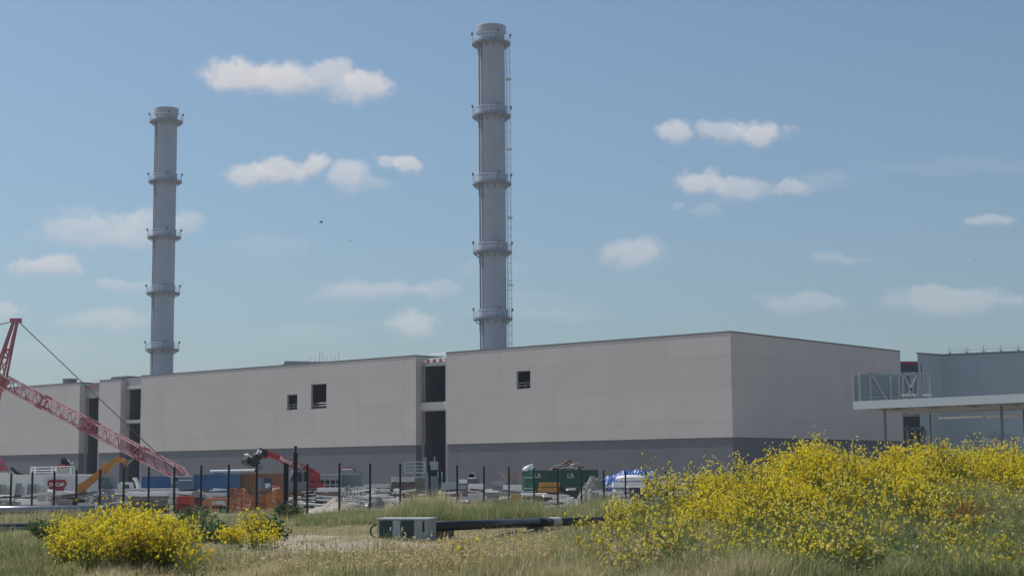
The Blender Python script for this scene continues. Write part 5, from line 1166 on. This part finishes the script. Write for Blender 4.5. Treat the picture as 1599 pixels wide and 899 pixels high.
# tall sprigs standing out above the mass
for px, y, H in ((1008, 41, 1.5), (1045, 42, 1.6), (1075, 41, 1.45), (1110, 42, 1.55), (1165, 42, 1.5), (1210, 41, 1.45), (1285, 42, 1.5), (1340, 42, 1.45), (1425, 42, 1.4), (1455, 41, 1.35), (1570, 42, 1.4), (1018, 42, 1.75), (1032, 41, 1.6), (1090, 42, 1.55), (1132, 42, 1.72), (1150, 41, 1.5), (1230, 41, 1.38), (1246, 41, 1.45), (1262, 42, 1.35), (1305, 42, 1.6), (1318, 42, 1.35), (1362, 41, 1.5), (1395, 42, 1.3), (1478, 42, 1.35), (1500, 42, 1.3), (1515, 41, 1.45), (1545, 42, 1.3), (1590, 41, 1.42), (982, 40, 1.2), (960, 41, 1.0), (1060, 42, 1.4), (1190, 41, 1.4)):
    x = X_at(px, y, 1); mustard(qb, x, y, H*1.08, .40, 85, 20, .92, flower_frac=.95, pale=.55, fmin=.45)
mass = qb.build('flowering_weeds', VM); tag(mass, 'broad bank of yellow flowering mustard weeds filling the lower right', 'weeds', None, 'stuff')

def clump(label, spots, grp=None):
    qb = QB(); x0_ = X_at(spots[0][0], spots[0][1], .5); y0_ = spots[0][1]; l = (x0_, y0_, tz(x0_, y0_))
    for px, y, H, R_, nf, nl, ff in spots: mustard(qb, X_at(px, y, .5), y, H, R_, int(nf*2.0), int(nl*.6), .82, .08, flower_frac=ff, pale=.06, fmin=.12)
    o = qb.build('mustard_plant', VM, None, l); tag(o, label, 'plant', grp); return o
G_ = 'yellow flowering mustard clumps in the field'
sp_ = [(200, 29.5, 1.10, .6, 220, 220, .9)]
for i in range(42):
    px = r_.uniform(100, 304); y = r_.uniform(26.2, 31.5); e_ = 1-abs(px-205)/110
    sp_.append((px, y, (.66+.42*e_**.6)*r_.uniform(.85, 1.08), .42, int(75+95*e_), 150, .62+.3*e_))
for px_, y_, h_ in ((132, 29, 1.15), (168, 29, 1.28), (196, 29, 1.32), (228, 29.5, 1.25), (262, 29, 1.15), (288, 30, 1.0), (112, 29, .95)): sp_.append((px_, y_, h_, .3, 46, 30, .85))
clump('largest yellow flowering clump at lower left, in front of the steel pipe end', sp_, G_)
clump('small dense bright yellow clump just left of the tall pale-tipped one', [(360, 35.5, .62, .28, 120, 70, .95), (372, 36, .55, .25, 90, 60, .9), (350, 36.2, .5, .25, 60, 60, .8)], G_)
clump('taller loose yellow clump reaching up in front of the orange netting', [(398, 37, 1.02, .3, 95, 110, .7), (412, 37.5, .8, .35, 90, 110, .75), (424, 36.4, .6, .3, 80, 60, .85), (390, 37.2, .9, .25, 60, 90, .7), (404, 35.8, .45, .3, 50, 60, .8)], G_)
clump('sparse thin yellow sprigs left of the largest clump', [(92, 33, .7, .3, 50, 60, .7), (110, 35, .75, .3, 60, 60, .75), (80, 35.5, .5, .3, 25, 50, .6)], G_)

def shrub(label, px, y, H, R_, nl, col=(1, 1, 1), ls=.10):
    qb = QB(); x = X_at(px, y, .5); b0 = np.array([x, y, tz(x, y)]); nst = 26; an = rng.uniform(0, 2*np.pi, nst); rr_ = R_*np.sqrt(rng.uniform(0, 1, nst))
    top = b0+np.stack([np.cos(an)*rr_, np.sin(an)*rr_*.7, H*rng.uniform(.6, 1, nst)*(1-.4*(rr_/R_)**2)], -1); base = np.repeat(b0[None], nst, 0)+rng.normal(size=(nst, 3))*np.array([R_*.3, R_*.2, 0])
    strips(qb, 1, base, top, .008, tints(nst)); k_ = rng.integers(0, nst, nl); f = rng.uniform(.15, 1.05, nl)
    c = base[k_]+(top[k_]-base[k_])*f[:, None]+rng.normal(size=(nl, 3))*.05
    cards(qb, 2, c, ls*rng.uniform(.5, 1.4, nl), tints(nl, .45, 1.4, .12)*np.array(col), .5)
    o = qb.build('leafy_shrub', VM, None, tuple(b0)); tag(o, label, 'shrub', 'dark green leafy weeds'); return o
shrub('dark green leafy weed clump between the black pipes and the largest yellow clump', 76, 44, .62, .62, 1500, (.8, .95, .9))
shrub('dark green leafy weed clump between the two smaller yellow clumps', 325, 40, .62, .75, 1700, (.75, .95, .9))
shrub('dark green bush at the foot of the fence corner post', 452, 63, .72, .75, 1500, (.8, .9, .9))
shrub('dark green upright weeds beside the faded orange compressor', 300, 52, .62, .8, 1300, (.8, .95, .85))
shrub('dark green spiky weeds behind the tall loose yellow clump', 425, 41, .75, .5, 1200, (.7, .9, .9))

# reddish dock plants in the right bank
for i, (px, y, lab) in enumerate(((1495, 31.5, 'rusty brown dock plant among green grass in the right bank, leftmost'), (1530, 32, 'rusty brown dock plant among green grass in the right bank, rightmost'))):
    qb = QB(); x = X_at(px, y, .8); b0 = np.array([x, y, tz(x, y)]); nst = 16; an = rng.uniform(0, 6.28, nst); top = b0+np.stack([np.cos(an)*.3, np.sin(an)*.3, rng.uniform(.35, .62, nst)], -1)
    base = np.repeat(b0[None], nst, 0)+rng.normal(size=(nst, 3))*np.array([.15, .15, 0]); strips(qb, 1, base, top, .006, (1.6, .9, .6))
    k_ = rng.integers(0, nst, 700); f = rng.uniform(.4, 1.02, 700); cards(qb, 2, base[k_]+(top[k_]-base[k_])*f[:, None]+rng.normal(size=(700, 3))*.02, rng.uniform(.015, .04, 700), tints(700, .7, 1.4)*np.array([2.3, .95, .8]), .8)
    o = qb.build('dock_plant', VM, None, tuple(b0)); tag(o, lab, 'plant', 'dock plants')

# ---- grass
def nz2(x, y, s_, k_=0.):
    return .5+.25*(np.sin(x*s_+1.3+k_)+np.sin(y*s_*1.3-x*s_*.7+2+k_)*np.cos(x*s_*.45+k_)+.6*np.sin(x*s_*2.7-y*s_*2.1+k_))
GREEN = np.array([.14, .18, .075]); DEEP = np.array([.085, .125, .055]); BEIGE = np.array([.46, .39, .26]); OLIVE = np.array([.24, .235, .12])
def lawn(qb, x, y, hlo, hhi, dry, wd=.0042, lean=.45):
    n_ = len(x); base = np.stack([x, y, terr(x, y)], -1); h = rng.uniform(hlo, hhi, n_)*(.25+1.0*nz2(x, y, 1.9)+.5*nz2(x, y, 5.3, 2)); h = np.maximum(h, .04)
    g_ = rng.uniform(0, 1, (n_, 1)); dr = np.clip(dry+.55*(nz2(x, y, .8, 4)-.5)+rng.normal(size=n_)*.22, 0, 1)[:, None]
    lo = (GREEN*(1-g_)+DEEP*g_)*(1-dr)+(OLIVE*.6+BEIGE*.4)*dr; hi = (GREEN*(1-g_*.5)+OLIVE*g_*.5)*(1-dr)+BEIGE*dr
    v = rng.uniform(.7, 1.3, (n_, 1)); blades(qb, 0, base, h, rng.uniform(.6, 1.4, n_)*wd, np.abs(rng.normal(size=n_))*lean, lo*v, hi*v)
# verge of tall green grass before the fence
qb = QB(); n_ = 60000; y = rng.uniform(53, 66, n_); px = rng.uniform(430, 1200, n_); x = (px-799.5)/FPX*y*1.0
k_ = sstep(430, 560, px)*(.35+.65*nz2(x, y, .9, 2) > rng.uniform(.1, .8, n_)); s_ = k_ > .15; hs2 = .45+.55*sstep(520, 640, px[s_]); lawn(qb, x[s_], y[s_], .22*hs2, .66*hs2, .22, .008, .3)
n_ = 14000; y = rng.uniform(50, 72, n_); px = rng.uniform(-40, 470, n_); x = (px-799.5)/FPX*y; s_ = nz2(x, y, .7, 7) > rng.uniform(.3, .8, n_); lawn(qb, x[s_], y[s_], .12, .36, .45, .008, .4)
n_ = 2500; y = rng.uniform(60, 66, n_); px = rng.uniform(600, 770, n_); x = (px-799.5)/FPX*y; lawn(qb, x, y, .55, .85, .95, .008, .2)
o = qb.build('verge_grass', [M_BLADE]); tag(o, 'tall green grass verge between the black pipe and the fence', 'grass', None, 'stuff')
# field grass
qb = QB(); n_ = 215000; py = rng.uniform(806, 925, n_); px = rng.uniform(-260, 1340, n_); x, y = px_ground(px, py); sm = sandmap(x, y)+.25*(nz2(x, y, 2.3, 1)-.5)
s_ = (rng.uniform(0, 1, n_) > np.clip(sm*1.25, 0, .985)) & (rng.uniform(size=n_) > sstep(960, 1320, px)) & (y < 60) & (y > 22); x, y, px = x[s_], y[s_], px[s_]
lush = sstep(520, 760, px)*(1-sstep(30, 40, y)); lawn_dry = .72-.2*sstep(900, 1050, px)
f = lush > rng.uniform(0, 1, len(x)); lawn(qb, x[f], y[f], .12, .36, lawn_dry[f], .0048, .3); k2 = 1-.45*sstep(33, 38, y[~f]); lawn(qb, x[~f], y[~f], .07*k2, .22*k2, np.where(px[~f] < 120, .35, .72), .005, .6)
n_ = 2600; py = rng.uniform(845, 925, n_); px = rng.uniform(300, 620, n_); x, y = px_ground(px, py); s_ = (nz2(x, y, 1.6, 3) > .52) & (y < 33); lawn(qb, x[s_], y[s_], .25, .5, .15, .006, .35)
n_ = 9000; py = rng.uniform(838, 910, n_); px = rng.uniform(-20, 130, n_); x, y = px_ground(px, py); s_ = nz2(x, y, 1.3, 6) > .5; lawn(qb, x[s_], y[s_], .15, .38, .3, .005, .4)
def stalks(qb, x, y, hlo, hhi):
    n_ = len(x); b_ = np.stack([x, y, terr(x, y)], -1); h = rng.uniform(hlo, hhi, n_); t_ = b_+np.stack([rng.normal(size=n_)*.12*h, rng.normal(size=n_)*.12*h, h], -1)
    strips(qb, 0, b_, t_, .0028, np.array([.40, .35, .22])*rng.uniform(.7, 1.2, (n_, 1)))
    for k in range(5): cards(qb, 0, t_-(t_-b_)*(.03+.045*k)+rng.normal(size=(n_, 3))*.008, rng.uniform(.018, .04, n_), np.array([.48, .40, .26])*rng.uniform(.6, 1.2, (n_, 1)), 1.6)
n_ = 3600; py = rng.uniform(842, 915, n_); px = rng.uniform(430, 1120, n_); x, y = px_ground(px, py); s_ = (nz2(x, y, 1.2, 8) > rng.uniform(.25, .8, n_)) & (y < 34.5) & (sandmap(x, y) < .4); stalks(qb, x[s_], y[s_], .22, .55)
n_ = 9000; py = rng.uniform(825, 920, n_); px = rng.uniform(-240, 1100, n_); x, y = px_ground(px, py); s_ = (nz2(x, y, 1.7, 3) > rng.uniform(.35, .8, n_)) & (y < 38); x, y = x[s_], y[s_]
cards(qb, 0, np.stack([x, y, terr(x, y)+rng.uniform(.01, .16, len(x))], -1), rng.uniform(.03, .10, len(x)), tints(len(x), .45, 1.3, .12)*np.where(rng.uniform(size=(len(x), 1)) < .3, np.array([.34, .30, .2]), np.array([.11, .145, .07])), .5)
o = qb.build('field_grass', [M_BLADE]); tag(o, 'dry beige and green meadow grass over the field in front', 'grass', None, 'stuff')
# right bank grass
qb = QB(); n_ = 165000; y = rng.uniform(24, 48, n_); px = rng.uniform(860, 1980, n_); x = (px-799.5)/FPX*y; s_ = sstep(-.4, 3.6, x-.1*(y-34)) > rng.uniform(0, 1, n_); x, y, px = x[s_], y[s_], px[s_]
low = (px > 1420) & (y < 38); lawn(qb, x[low], y[low], .15, .42, .2, .0055, .5); lawn(qb, x[~low], y[~low], .14, .42, .2, .0055, .5)
n_ = 42000; y = rng.uniform(24.5, 44, n_); px = rng.uniform(960, 1980, n_); x = (px-799.5)/FPX*y; s_ = (sstep(.8, 4, x-.1*(y-34))*nz2(x, y, 1.4, 5) > rng.uniform(.1, .7, n_)); x, y = x[s_], y[s_]
c = np.stack([x, y, terr(x, y)+rng.uniform(.02, .45, len(x))*(.4+nz2(x, y, 2.2))], -1); cards(qb, 0, c, rng.uniform(.03, .11, len(x)), (tints(len(x), .5, 1.5, .12)*np.where(rng.uniform(size=(len(x), 1)) < .25, np.array([.30, .27, .17]), np.array([.13, .165, .085]))), .5)
o = qb.build('bank_grass', [M_BLADE]); tag(o, 'green grass growing among yellow weeds on the right bank', 'grass', None, 'stuff')
# single yellow sprigs scattered through the field grass
qb = QB()
for i in range(70):
    px = r_.uniform(700, 1060); y = r_.uniform(27, 36); mustard(qb, X_at(px, y, .3), y, r_.uniform(.3, .6), .16, 14, 10, .9, .05, flower_frac=.5)
for i in range(14):
    px = r_.uniform(890, 1020); y = r_.uniform(39, 43); mustard(qb, X_at(px, y, .3), y, r_.uniform(.45, .9), .2, 18, 12, 1.0, .05, flower_frac=.7)
o = qb.build('scattered_sprigs', VM); tag(o, 'scattered thin yellow sprigs in the dry grass beside the right bank', 'weeds', None, 'stuff')

# ------------------------------------------------------------------ thin summer haze
HZ = MB(); HZ.bb(-1650, 1650, -190, 2900, -3.0, 95)
hm_ = bpy.data.materials.new('haze_air'); hm_.use_nodes = True; hn = hm_.node_tree.nodes; hl_ = hm_.node_tree.links; hn.clear()
pv = hn.new('ShaderNodeVolumePrincipled'); pv.inputs['Color'].default_value = (.80, .88, 1.0, 1); pv.inputs['Density'].default_value = .0002; pv.inputs['Anisotropy'].default_value = .3
ho = hn.new('ShaderNodeOutputMaterial'); hl_.new(pv.outputs[0], ho.inputs['Volume'])
hz = HZ.build('haze', hm_); tag(hz, kind='stuff'); hz.display_type = 'WIRE'
